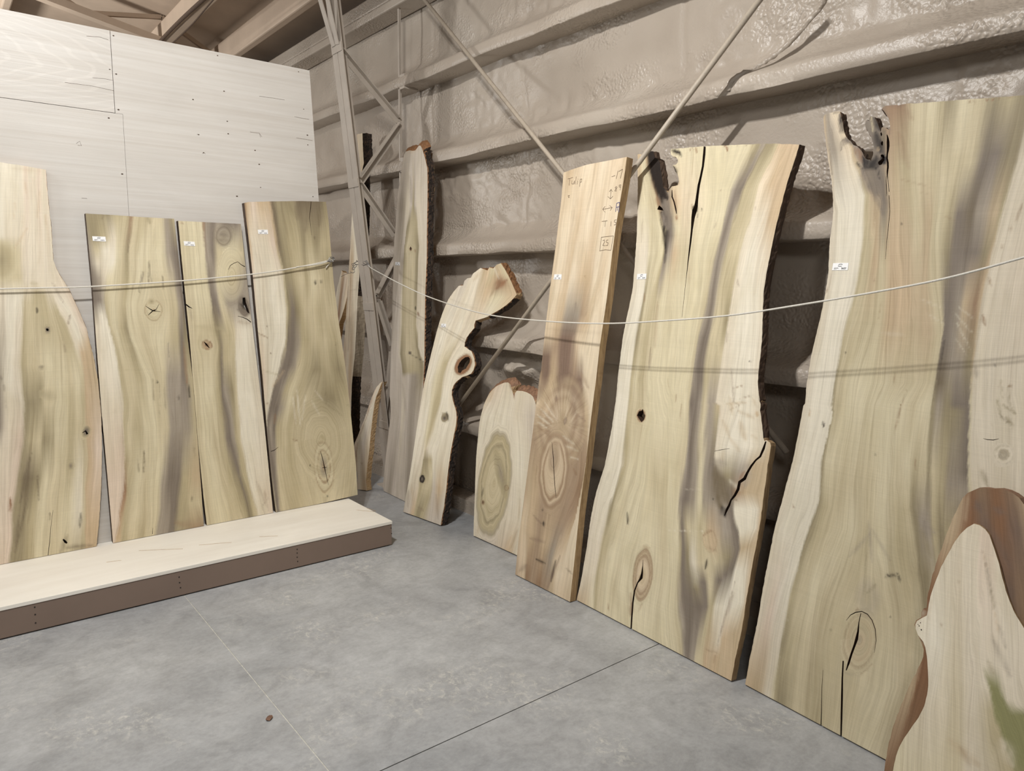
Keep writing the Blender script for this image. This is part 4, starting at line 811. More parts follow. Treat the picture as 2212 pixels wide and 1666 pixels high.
Gs = Slab('live_edge_plank', V('F',[(772,1480)])[0], V('F',[(975,1572)])[0], .13, .05,
  V('F', [(772,1481),(774,1400),(778,1300),(781,1200),(785,1100),(790,1040),(796,980),(802,925),(812,880),(822,845),(835,815),(848,790),(860,775),(878,757),(900,745),(922,736),(940,735),(952,745),(960,770),(964,790),(970,802),(973,788),(982,776),(1005,776),(1028,782),(1048,792),(1062,805),(1070,825),(1077,850),(1088,1000),(1090,1200),(1075,1400),(1060,1611),(975,1572)]),
  bands=[V('F', L) for L in (
   [(860,760,'b'),(800,900,'s'),(785,1100,'s'),(772,1480,'e')],
   [(890,740,'p'),(840,900,'w'),(815,1100,'w'),(800,1480,'s')],
   [(930,740,'s'),(900,900,'w'),(870,1100,'s'),(850,1400,'s'),(860,1560,'e')],
   [(990,740,'s'),(960,900,'s'),(965,1100,'w'),(970,1400,'s'),(930,1560,'b')],
   [(1050,780,'s'),(1040,900,'e'),(1030,1100,'s'),(1010,1400,'w'),(970,1572,'s')],
   [(1100,780,'c'),(1100,1572,'s')])],
  knots=[(V('F',[(872,1228)])[0]+(36,116,7,[(0,'h'),(.45,'h'),(.55,'o'),(.66,'h'),(.72,'g'),(.80,'h'),(.88,'o'),(.95,'g'),(1.0,'g'),(1.05,'s')],.55,'ring')),
         (V('F',[(932,1248)])[0]+(6,8,0,[(0,'n'),(.5,'b'),(.8,'n'),(1,'o')],0,'ring')), (V('F',[(818,1318)])[0]+(4,6,0,[(0,'k'),(.6,'n'),(1,'h')],0,'ring')), (V('F',[(905,1180)])[0]+(12,60,-12,[(0,'v'),(.5,'g'),(1,'o')],0,'',.7))],
  streaks=[(*V('F',[a])[0], *V('F',[b])[0], w_, c_, al) for a, b, w_, c_, al in (
    ((960,1480),(930,1530),2,'b',.5),((985,1450),(955,1540),2,'n',.4),((1000,1300),(990,1400),3,'b',.25),((800,1050),(790,1200),3,'b',.25),((870,780),(850,830),3,'b',.4),((945,740),(968,780),3,'r',.8),((968,770),(970,815),2,'r',.7),((800,1430),(790,1470),3,'b',.4),((820,1250),(812,1290),2,'k',.6))],
  bark=[('T', 700, 900, .035, (M_WANE, M_WANE), .01, 'brown_rim'), ('L', 700, 950, .03, (M_WANE, M_WANE), .008, 'brown_rim'), ('L', 950, 1600, .01, (M_WANE, M_WANE), .004, 'brown_rim')],
  gain=1.0, step=.007, label='short round-topped slab with a big olive oval figure and brown rim', group='slabs along the right wall')
Hs = Slab('wood_plank', (1114,1241.5), (1231,1300.5), .10, .043,
  V('P', [(1217.3,373.3),(1228,369),(1242,364),(1267,356),(1298,350),(1330,344),(1354,339),(1350.5,368),(1344,409),(1336.5,452),(1329.6,493),(1320,567),(1311,643),(1303,698),(1295,752),(1287.5,820),(1281,870),(1274.5,922.6),(1265,1007),(1258,1057),(1251.8,1104),(1242,1201),(1231,1300.5),(1172,1271),(1113,1241),(1120.5,1162.5),(1133.5,1065),(1149.7,942),(1166,812),(1169,799),(1176.7,721),(1187.6,627.6),(1200,534),(1212.6,431)]),
  holes=[ribbon([(345,540,.8),(352,600,2),(356,650,2.4),(358,720,2.2),(364,800,2),(369,870,1.6),(375,915,.8)], 'R2')],
  bands=[[(1217,373,'t'),(1200,534,'t'),(1187,628,'t'),(1176,720,'t'),(1170,770,'q'),(1166,812,'m'),(1158,870,'t'),(1150,942,'m'),(1133,1065,'m'),(1124,1130,'t'),(1112,1240,'m')],
   [(1232,370,'b'),(1214,500,'l'),(1200,628,'l'),(1188,720,'t'),(1183,770,'q'),(1180,812,'q'),(1172,870,'b'),(1164,942,'m'),(1148,1065,'c'),(1140,1130,'t'),(1128,1240,'t')],
   [(1250,364,'t'),(1232,500,'l'),(1216,628,'t'),(1204,700,'b'),(1197,750,'m'),(1193,812,'b'),(1186,870,'b'),(1176,942,'m'),(1160,1065,'b'),(1150,1150,'b'),(1138,1240,'n')],
   [(1268,358,'l'),(1252,480,'t'),(1238,600,'l'),(1226,680,'u'),(1218,730,'q'),(1212,812,'q'),(1203,870,'m'),(1195,942,'m'),(1180,1065,'m'),(1165,1170,'m'),(1150,1250,'m')],
   [(1290,352,'t'),(1272,480,'l'),(1256,600,'b'),(1244,680,'u'),(1235,730,'q'),(1226,812,'q'),(1218,870,'c'),(1210,942,'m'),(1196,1065,'m'),(1178,1170,'b'),(1165,1258,'n')],
   [(1305,349,'l'),(1290,470,'t'),(1272,600,'b'),(1256,680,'m'),(1246,730,'t'),(1240,790,'m'),(1236,850,'q'),(1240,942,'m'),(1236,1020,'m'),(1212,1120,'m'),(1190,1200,'u'),(1178,1270,'m')],
   [(1325,345,'t'),(1306,470,'l'),(1286,600,'l'),(1268,690,'b'),(1256,760,'l'),(1255,820,'q'),(1258,880,'m'),(1258,970,'m'),(1246,1050,'n'),(1222,1130,'m'),(1200,1210,'t'),(1190,1280,'c')],
   [(1342,341,'t'),(1320,470,'l'),(1298,600,'t'),(1280,690,'l'),(1268,770,'l'),(1264,830,'l'),(1266,900,'b'),(1262,990,'m'),(1248,1075,'n'),(1226,1160,'b'),(1206,1240,'l'),(1198,1290,'t')],
   [(1356,339,'b'),(1330,490,'l'),(1306,640,'l'),(1290,750,'l'),(1280,850,'l'),(1272,925,'l'),(1256,1040,'c'),(1238,1120,'l'),(1224,1200,'l'),(1212,1290,'t')]],
  knots=[(1213,912,62,105,7,[(0,'c'),(.3,'t'),(.5,'m'),(.62,'t'),(.75,'m'),(.86,'c'),(1,'m')],0,'ray',.45),
         (1196,1017,32,84,5,[(0,'t'),(.6,'t'),(.72,'n'),(.8,'t'),(.88,'m'),(.96,'n'),(1.04,'m')],.3,'ring',.85), (1197,990,16,44,5,[(0,'q'),(.6,'m'),(1,'t')],0,'ring',.55)],
  streaks=[(*V('R2',[a])[0], *V('R2',[b])[0], w_, c_, al) for a, b, w_, c_, al in (
    ((290,1070),(292,1100),3,'k',.8),((215,1020),(280,1090),2,'q',.5),((285,985),(282,1000),2,'k',.6),((240,1320),(300,1350),3,'k',.7),((370,1330),(340,1470),3,'k',.75),((400,1300),(310,1530),3,'q',.5),((440,380),(430,420),4,'q',.8),((375,235),(372,270),3,'q',.7),((240,400),(320,450),2,'w',.5),((250,360),(340,430),2,'w',.5),((270,320),(360,410),2,'w',.5),((300,280),(375,390),2,'w',.4),((240,430),(330,500),2,'n',.5),((420,500),(500,560),2.5,'w',.4),((430,560),(520,600),2,'w',.4),((490,720),(510,760),3,'n',.6),((470,640),(520,655),2,'w',.4),((500,350),(570,400),2.5,'q',.5),((200,1180),(300,1210),4,'q',.4),((130,1400),(180,1360),6,'q',.4),((440,1380),(480,1420),2,'q',.5),((260,160),(250,260),8,'q',.4),((420,60),(400,160),8,'q',.5),((540,80),(590,180),5,'m',.6))]
   +[(1213+math.cos(a)*(10+random.random()*18), 935+math.sin(a)*(20+random.random()*25), 1213+math.cos(a)*(34+random.random()*18), 935+math.sin(a)*(70+random.random()*45), 1.3, 'l' if k_ % 2 else 'n', .15+.2*random.random()) for k_, a in enumerate(np.linspace(-3.05, -.15, 34))]
   +[(1268-k_*4, 380+k_*9, 1222-k_*1.5, 640+k_*8, 2.2, 'b', .3) for k_ in range(0, 9)]+[(1344-k_*2, 360, 1300-k_*6, 640+k_*10, 2, 'b', .25) for k_ in range(5)]
   +[(1244,655,1236,700,7,'v',.35),(1219,650,1206,720,5,'b',.5),(1186,790,1176,815,8,'q',.6),(1182,768,1170,800,6,'q',.5),(1262,595,1266,600,1.5,'n',.7),(1299,625,1293,760,3,'b',.3)],
  gain=.95, step=.0062, jit=.0006, label='thick straight plank with pencil marks at its top and dark walnut-brown swirl low down', cat='wood plank', group='slabs along the right wall')
Hs.price_tag([(1198,592.8),(1213.8,592.8),(1212.8,604),(1196.2,603.8)])
Hs.marks('pencil_writing', [
  [[(470,278),(505,268)],[(484,275),(480,322)]],[[(500,288),(498,312),(510,314),(516,290)],[(516,290),(516,312)]],[[(528,262),(522,315)]],[[(538,290),(535,315)],[(540,278),(541,280)]],[[(552,330),(557,280),(568,278),(565,298),(555,302)]],
  [[(775,262),(798,255)]],[[(818,222),(806,276)]],[[(824,226),(850,210),(834,274)]],
  [[(806,345),(798,338),(805,330),(812,336),(800,352),(796,360),(806,362),(806,345)]],[[(836,318),(826,322),(826,334),(836,332),(838,318),(832,356)]],
  [[(770,350),(765,416)],[(758,366),(770,350),(780,366)],[(748,400),(765,416),(782,398)]],
  [[(714,488),(778,476)],[(728,468),(712,488),(728,508)],[(760,462),(778,476),(764,496)]],
  [[(706,572),(744,567)],[(730,570),(727,608)]],[[(770,572),(768,604)]],[[(806,560),(793,564),(792,576),(804,578),(802,594),(790,596)]],
  [[(703,681),(786,672),(769,770)],[(703,681),(692,772)],[(690,776),(730,768),(768,772)]],[[(712,705),(724,700),(726,712),(712,738),(730,740)]],[[(750,700),(738,702),(737,716),(750,720),(746,738),(734,738)]],[[(470,395),(482,392),(474,406),(482,406)]]],
  'R1', .0016, M_PENCIL)
Hs.strokes('blue_mark', [[(801,504),(809,446)],[(809,446),(829,440),(824,508)],[(806,474),(826,470)],[(815,478),(813,496)]], 'R1', .0024, M_BLUE)
ST = lambda vw, L: [(*V(vw,[a])[0], *V(vw,[b])[0], w_, c_, al) for a, b, w_, c_, al in L]
KN = lambda vw, p, rx, ry, rot, prof, warp, mode, *al: V(vw,[p])[0]+(rx, ry, rot, prof, warp, mode)+tuple(al)
Is = Slab('live_edge_plank', (1247,1297), (1580,1471.5), .15, .034,
  V('R4', [(42,1155),(60,1080),(78,980),(95,880),(108,790),(120,700),(134,630),(150,560),(175,480),(200,400),(214,330),(225,260),(238,200),(245,150),(258,60),(265,0)])
  +V('R3', [(285,1440),(300,1320),(315,1200),(330,1120),(345,1050),(362,970),(375,900),(383,800),(390,700),(397,600),(400,500),(402,400),(403,300),(403,200),(402,120),(412,116),(425,120),(431,150),(444,140),(455,128),(463,118),(470,102),(484,100),(496,103),(500,125),(505,140),(527,152),(535,180),(541,220),(548,265),(552,312),(570,332),(582,345),(590,325),(605,308),(625,305),(640,300),(646,278),(645,260),(638,235),(625,222),(618,200),(609,182),(628,180),(640,165),(640,148),(628,135),(612,132),(600,122),(597,105),(600,88),(640,85),(700,79),(795,70),(860,68),(940,65),(1020,61),(1100,58),(1200,56),(1290,58),(1355,62),(1345,100),(1330,150),(1310,210),(1290,270),(1275,325),(1260,380),(1240,460),(1220,540),(1205,610),(1190,680),(1175,755),(1160,830),(1150,900),(1145,950),(1142,1040),(1138,1150),(1136,1220),(1130,1280),(1122,1340),(1115,1400),(1112,1480),(1118,1540),(1124,1590)])
  +V('R4', [(1062,20),(1075,60),(1072,95),(1078,130),(1084,180),(1088,220),(1090,250),(1097,268),(1108,262),(1130,278),(1133,296),(1125,350),(1115,400),(1107,480),(1095,560),(1078,690),(1060,800),(1045,885),(1030,960),(1015,1045),(1000,1130),(985,1230),(965,1350),(950,1415),(935,1480),(922,1550),(910,1618),(870,1600),(650,1480),(500,1410),(357,1330),(92,1190)]),
  holes=[ribbon([(346,1340,4),(350,1260,4),(357,1180,4.5),(366,1110,4),(384,1065,3.5),(404,1038,8),(408,1010,5),(412,970,1.8),(414,935,.8)], 'R4'),
         ribbon([(799,64,6),(796,120,7),(788,190,6),(776,250,6),(764,300,7),(752,380,8),(746,425,11),(738,450,14),(731,490,10),(722,560,6),(714,640,5),(706,700,4),(698,770,2.4),(688,860,1.2),(677,960,1),(664,1080,.8)], 'R3'),
         V('R3', [(530,420),(548,436),(556,452),(518,444),(524,430)]),
         ribbon([(605,330,2),(606,370,4),(618,400,4),(628,440,4),(632,470,2)], 'R3'),
         V('R4', [(380,124),(392,100),(406,98),(413,86),(418,112),(427,125),(420,148),(406,163),(396,150),(388,138)]),
         ribbon([(1104,270,4),(1092,310,7),(1072,355,6),(1048,375,5),(1022,410,6),(1000,445,7),(985,480,9),(958,500,8),(948,540,8),(930,575,7),(908,600,5),(898,630,6),(884,655,7),(872,688,2)], 'R4'),
         ribbon([(815,326,.7),(850,318,1.4),(900,310,.9)], 'R4')],
  bands=[
   V('R3',[(402,120,'b'),(400,500,'s'),(375,900,'s'),(300,1300,'w'),(268,1600,'w')])+V('R4',[(225,260,'w'),(120,700,'s'),(60,1080,'s'),(42,1155,'b')]),
   V('R3',[(418,120,'b'),(425,400,'y'),(425,700,'s'),(405,950,'w'),(345,1250,'w'),(310,1500,'w')])+V('R4',[(285,80,'w'),(265,260,'w'),(185,560,'w'),(135,800,'s'),(110,1000,'s'),(80,1200,'c')]),
   V('R3',[(435,120,'y'),(450,400,'y'),(455,700,'s'),(430,950,'w'),(385,1200,'w'),(355,1450,'w')])+V('R4',[(325,100,'w'),(292,400,'w'),(215,620,'w'),(168,850,'s'),(148,1000,'s'),(125,1200,'y')]),
   V('R3',[(445,200,'y'),(472,400,'h'),(475,700,'y'),(443,950,'g'),(402,1200,'g'),(370,1450,'o')])+V('R4',[(342,100,'o'),(308,400,'o'),(233,620,'g'),(188,850,'o'),(162,1000,'o'),(142,1200,'o')]),
   V('R3',[(455,200,'y'),(495,400,'h'),(520,560,'y'),(510,700,'y'),(465,950,'y'),(425,1200,'h'),(392,1450,'y')])+V('R4',[(362,100,'h'),(330,400,'y'),(258,620,'y'),(212,850,'o'),(185,1000,'h'),(165,1200,'h')]),
   V('R3',[(462,200,'b'),(515,400,'h'),(545,600,'y'),(538,720,'y'),(492,950,'h'),(455,1200,'o'),(420,1450,'o')])+V('R4',[(400,200,'h'),(345,500,'y'),(280,700,'h'),(240,900,'y'),(215,1100,'y'),(200,1260,'y')]),
   V('R3',[(468,120,'k'),(525,400,'n'),(556,560,'h'),(550,700,'o'),(515,900,'o'),(480,1200,'h'),(445,1450,'h')])+V('R4',[(425,150,'y'),(385,500,'y'),(330,700,'y'),(290,900,'y'),(260,1100,'h'),(245,1280,'y')]),
   V('R3',[(500,120,'k'),(545,400,'v'),(570,560,'k'),(562,700,'v'),(540,850,'u'),(520,1000,'h'),(500,1200,'h'),(470,1400,'y')])+V('R4',[(450,150,'y'),(420,500,'y'),(380,700,'y'),(330,900,'y'),(300,1100,'y'),(300,1300,'y')]),
   V('R3',[(540,120,'k'),(570,400,'v'),(590,500,'v'),(600,600,'v'),(585,700,'u'),(570,850,'h'),(545,1000,'y'),(520,1200,'y'),(490,1450,'y')])+V('R4',[(490,150,'y'),(470,500,'h'),(440,800,'y'),(400,1300,'y')]),
   V('R3',[(600,90,'y'),(618,400,'b'),(640,560,'y'),(625,700,'b'),(600,900,'h'),(565,1200,'y'),(540,1450,'y')])+V('R4',[(560,150,'y'),(540,500,'h'),(530,900,'h'),(500,1200,'y'),(500,1400,'y')]),
   V('R3',[(700,80,'y'),(690,400,'l'),(670,700,'h'),(650,1000,'y'),(630,1250,'y'),(605,1500,'y')])+V('R4',[(590,50,'y'),(570,400,'y'),(560,700,'y'),(560,1000,'y'),(540,1200,'y'),(560,1430,'y')]),
   V('R3',[(870,90,'y'),(850,400,'y'),(800,700,'y'),(770,1000,'y'),(735,1200,'y'),(690,1500,'y')])+V('R4',[(655,50,'y'),(630,400,'h'),(605,700,'y'),(605,900,'y'),(605,1200,'y'),(620,1460,'h')]),
   V('R3',[(1050,80,'y'),(940,330,'y'),(890,560,'y'),(838,750,'h'),(800,1000,'h'),(758,1200,'h'),(725,1450,'h')])+V('R4',[(672,50,'h'),(648,400,'h'),(622,600,'u'),(618,900,'o'),(625,1200,'u'),(645,1480,'u')]),
   V('R3',[(1085,80,'o'),(965,330,'u'),(915,500,'u'),(858,750,'u'),(815,1000,'u'),(768,1200,'u'),(735,1450,'u')])+V('R4',[(685,50,'v'),(660,400,'u'),(636,600,'v'),(632,900,'v'),(640,1200,'v'),(660,1480,'v')]),
   V('R3',[(1110,80,'g'),(985,330,'v'),(935,500,'v'),(872,750,'v'),(835,1000,'v'),(785,1200,'v'),(755,1450,'v')])+V('R4',[(705,50,'v'),(680,400,'v'),(660,600,'v'),(660,750,'h'),(660,900,'g'),(680,1150,'v'),(675,1480,'v')]),
   V('R3',[(1135,75,'u'),(1010,330,'v'),(960,500,'u'),(895,750,'u'),(855,1000,'u'),(808,1200,'v'),(778,1450,'v')])+V('R4',[(728,50,'u'),(705,400,'u'),(690,600,'u'),(688,750,'y'),(690,950,'w'),(715,1100,'g'),(735,1200,'v'),(695,1480,'u')]),
   V('R3',[(1165,70,'g'),(1030,330,'o'),(985,500,'o'),(922,750,'o'),(882,1000,'h'),(835,1200,'h'),(802,1450,'o')])+V('R4',[(752,50,'h'),(738,400,'y'),(735,600,'y'),(735,750,'o'),(735,950,'h'),(755,1060,'v'),(770,1200,'v'),(720,1480,'h')]),
   V('R3',[(1190,65,'g'),(1065,330,'o'),(1015,500,'o'),(955,700,'h'),(915,900,'o'),(885,1100,'h'),(850,1300,'h'),(830,1600,'u')])+V('R4',[(785,50,'u'),(768,400,'u'),(755,600,'u'),(750,750,'h'),(770,900,'h'),(790,1100,'h'),(790,1200,'o'),(745,1480,'h')]),
   V('R3',[(1222,60,'o'),(1110,300,'h'),(1060,500,'h'),(1000,700,'h'),(958,900,'o'),(928,1100,'g'),(892,1300,'h'),(880,1600,'o')])+V('R4',[(815,50,'u'),(805,400,'v'),(790,600,'u'),(790,780,'b'),(830,950,'h'),(850,1050,'v'),(810,1200,'o'),(765,1480,'b')]),
   V('R3',[(1238,60,'b'),(1126,300,'l'),(1075,500,'s'),(1015,700,'s'),(972,900,'s'),(940,1100,'s'),(905,1300,'s'),(895,1600,'s')])+V('R4',[(828,50,'s'),(820,350,'s'),(850,480,'d'),(870,650,'u'),(890,780,'u'),(890,920,'g'),(875,1020,'v'),(835,1200,'w'),(790,1480,'c')]),
   V('R3',[(1290,60,'b'),(1190,300,'b'),(1140,500,'s'),(1080,700,'w'),(1035,900,'w'),(1020,1100,'w'),(1010,1300,'w'),(1005,1600,'w')])+V('R4',[(930,50,'w'),(890,300,'w'),(890,460,'g'),(900,560,'v'),(915,650,'v'),(945,780,'v'),(950,880,'v'),(915,990,'v'),(870,1200,'w'),(835,1400,'s'),(820,1480,'b')]),
   V('R3',[(1320,60,'b'),(1235,300,'b'),(1180,500,'b'),(1125,700,'s'),(1095,900,'w'),(1085,1100,'w'),(1070,1300,'w'),(1060,1600,'w')])+V('R4',[(1010,50,'w'),(1000,300,'w'),(960,440,'u'),(930,560,'n'),(935,650,'w'),(955,780,'w'),(968,870,'c'),(935,990,'w'),(900,1200,'w'),(860,1380,'b'),(850,1500,'c')]),
   V('R3',[(1352,62,'b'),(1290,270,'b'),(1220,540,'b'),(1160,830,'s'),(1142,1040,'s'),(1130,1280,'s'),(1115,1400,'s'),(1120,1600,'s')])+V('R4',[(1075,60,'s'),(1085,300,'s'),(1050,400,'c'),(1010,560,'c'),(1050,650,'w'),(1040,760,'w'),(1000,860,'c'),(970,1000,'w'),(970,1180,'w'),(920,1350,'c'),(910,1615,'b')]),
   V('R4',[(1130,290,'c'),(1110,500,'c'),(1070,700,'b'),(1040,900,'c'),(1000,1130,'b'),(965,1350,'c'),(912,1615,'b')])],
  knots=[KN('R4',(412,1020),22,58,6,[(0,'n'),(.2,'c'),(.5,'t'),(.72,'n'),(.8,'c'),(.92,'n'),(1,'n'),(1.06,'h')],.4,'ring',.85), KN('R4',(403,125),11,16,0,[(0,'k'),(.8,'n'),(.9,'b'),(1,'y')],.5,'ring'),
         KN('R3',(740,440),8,10,0,[(0,'k'),(.6,'k'),(1,'y')],.4,''), KN('R4',(790,830),17,26,-10,[(0,'b'),(.8,'b'),(.95,'n'),(1,'h')],.0,'',.6)],
  streaks=ST('R3', [((480,110),(520,330),10,'k',1),((500,115),(560,370),10,'k',1),((490,140),(545,400),9,'k',1),((540,460),(575,550),5,'k',.9),((556,540),(566,660),4,'k',.8),((478,130),(505,260),9,'k',1),((505,130),(545,330),9,'k',1),((520,200),(560,360),9,'k',1),((525,340),(575,380),6,'k',.9),((575,350),(580,385),3,'k',.9),((515,370),(530,420),5,'n',.8),((605,95),(655,110),5,'k',.95),((650,115),(662,130),3,'k',.8),((612,190),(632,235),5,'k',.95),((642,260),(645,300),2,'n',.6),((620,330),(630,480),3,'n',.5),((630,480),(632,505),3,'r',.8),
     ((545,470),(580,560),7,'v',.9),((535,500),(560,600),2,'k',.8),((560,540),(570,700),4,'k',.7),((565,690),(562,760),3,'k',.5),((712,80),(712,96),1.5,'n',.8),((745,80),(752,110),2.5,'r',.8),((728,80),(730,92),1.2,'n',.8),((925,68),(932,98),2.5,'r',.8),((915,68),(918,75),1.5,'n',.8),((990,66),(1000,70),1.5,'n',.8),((1040,62),(1045,70),1.5,'n',.8),((725,410),(722,440),1.5,'n',.8),((780,440),(782,450),1.5,'k',.7),((755,450),(757,500),1.2,'k',.6),((893,325),(895,332),1.3,'n',.8),
     ((700,730),(705,880),3,'c',.5),((1095,430),(1100,440),2,'q',.6),((1170,440),(1110,600),2,'b',.3),((990,860),(1000,900),2,'q',.5),((930,1160),(925,1230),2,'q',.4),((1060,1340),(1095,1336),1,'k',.8),((440,940),(442,990),2,'n',.6),((480,1260),(470,1390),2.5,'q',.5),((520,990),(505,1260),4,'n',.3),((430,500),(425,640),1.5,'q',.3),((412,300),(410,420),1.5,'q',.35),((1140,750),(1090,950),4,'b',.2),
     ((955,1380),(970,1600),2,'q',.4),((965,1500),(1030,1480),1.2,'n',.6),((1000,1560),(1090,1540),1.2,'n',.5),((940,1630),(1000,1600),1.5,'n',.4),((870,1250),(850,1500),5,'g',.3),((850,560),(868,520),1.5,'q',.4),((630,560),(625,620),3,'c',.5)])
    +ST('R4', [((325,670),(328,735),2.5,'k',.85),((218,1180),(220,1220),1.5,'n',.6),((630,60),(620,160),1.5,'n',.5),((600,0),(598,50),1.5,'n',.6),((352,1180),(345,1250),5,'n',.7),((345,1120),(350,1190),4,'n',.6),((385,1230),(410,1180),3,'n',.3),((390,1040),(405,1030),3,'n',.7),((410,860),(450,870),3,'c',.6),
     ((820,380),(880,400),10,'u',.5),((820,420),(850,640),14,'d',.85),((860,480),(900,620),14,'d',.75),((860,640),(875,690),8,'k',.7),((960,430),(1020,400),9,'u',.5),((985,440),(960,480),4,'r',.7),((900,490),(960,540),5,'w',.4),((1010,430),(990,520),10,'u',.6),((900,20),(920,120),5,'c',.4),((860,150),(900,240),5,'c',.5),((950,100),(1040,140),4,'c',.5),((960,160),(990,260),8,'c',.5),((880,60),(1000,50),3,'c',.5),((900,250),(960,330),5,'c',.4),((1052,100),(1058,130),4,'b',.9),((1020,230),(1060,260),3,'c',.4),((870,320),(860,370),6,'c',.3),((1030,30),(1050,70),3,'c',.4),((830,60),(850,130),3,'b',.3),
     ((775,930),(765,990),2.5,'k',.75),((770,860),(830,890),3,'n',.4),((750,800),(800,770),2,'n',.6),((805,590),(807,596),1.5,'k',.8),((930,1060),(830,1420),2,'q',.5),((925,1120),(890,1240),3,'q',.35),((700,1100),(740,1230),6,'v',.5),((680,1150),(720,1330),3,'v',.5),((760,1440),(830,1460),2,'n',.4),((820,1470),(810,1520),2,'n',.4),((640,1330),(660,1480),5,'v',.5),((540,770),(760,776),1,'w',.5),((640,540),(760,540),1.2,'w',.3),((870,560),(940,600),5,'d',.6)]),
  bark=[('R', 300, 955, .006, (M_DARKEDGE, M_DARKEDGE), .004, 'waney_edge'), ('A', 322, 416, .0, (M_DARKEDGE, M_DARKEDGE), .006, 'waney_edge')],
  gain=1.0, step=.0058, label='wide slab split down from its top edge, dark bark hollow and keyhole-shaped cracked knot', jit=.0022, group='slabs along the right wall')
Is.price_tag([(1377,592.2),(1397,591.2),(1396,603),(1375.8,604)])
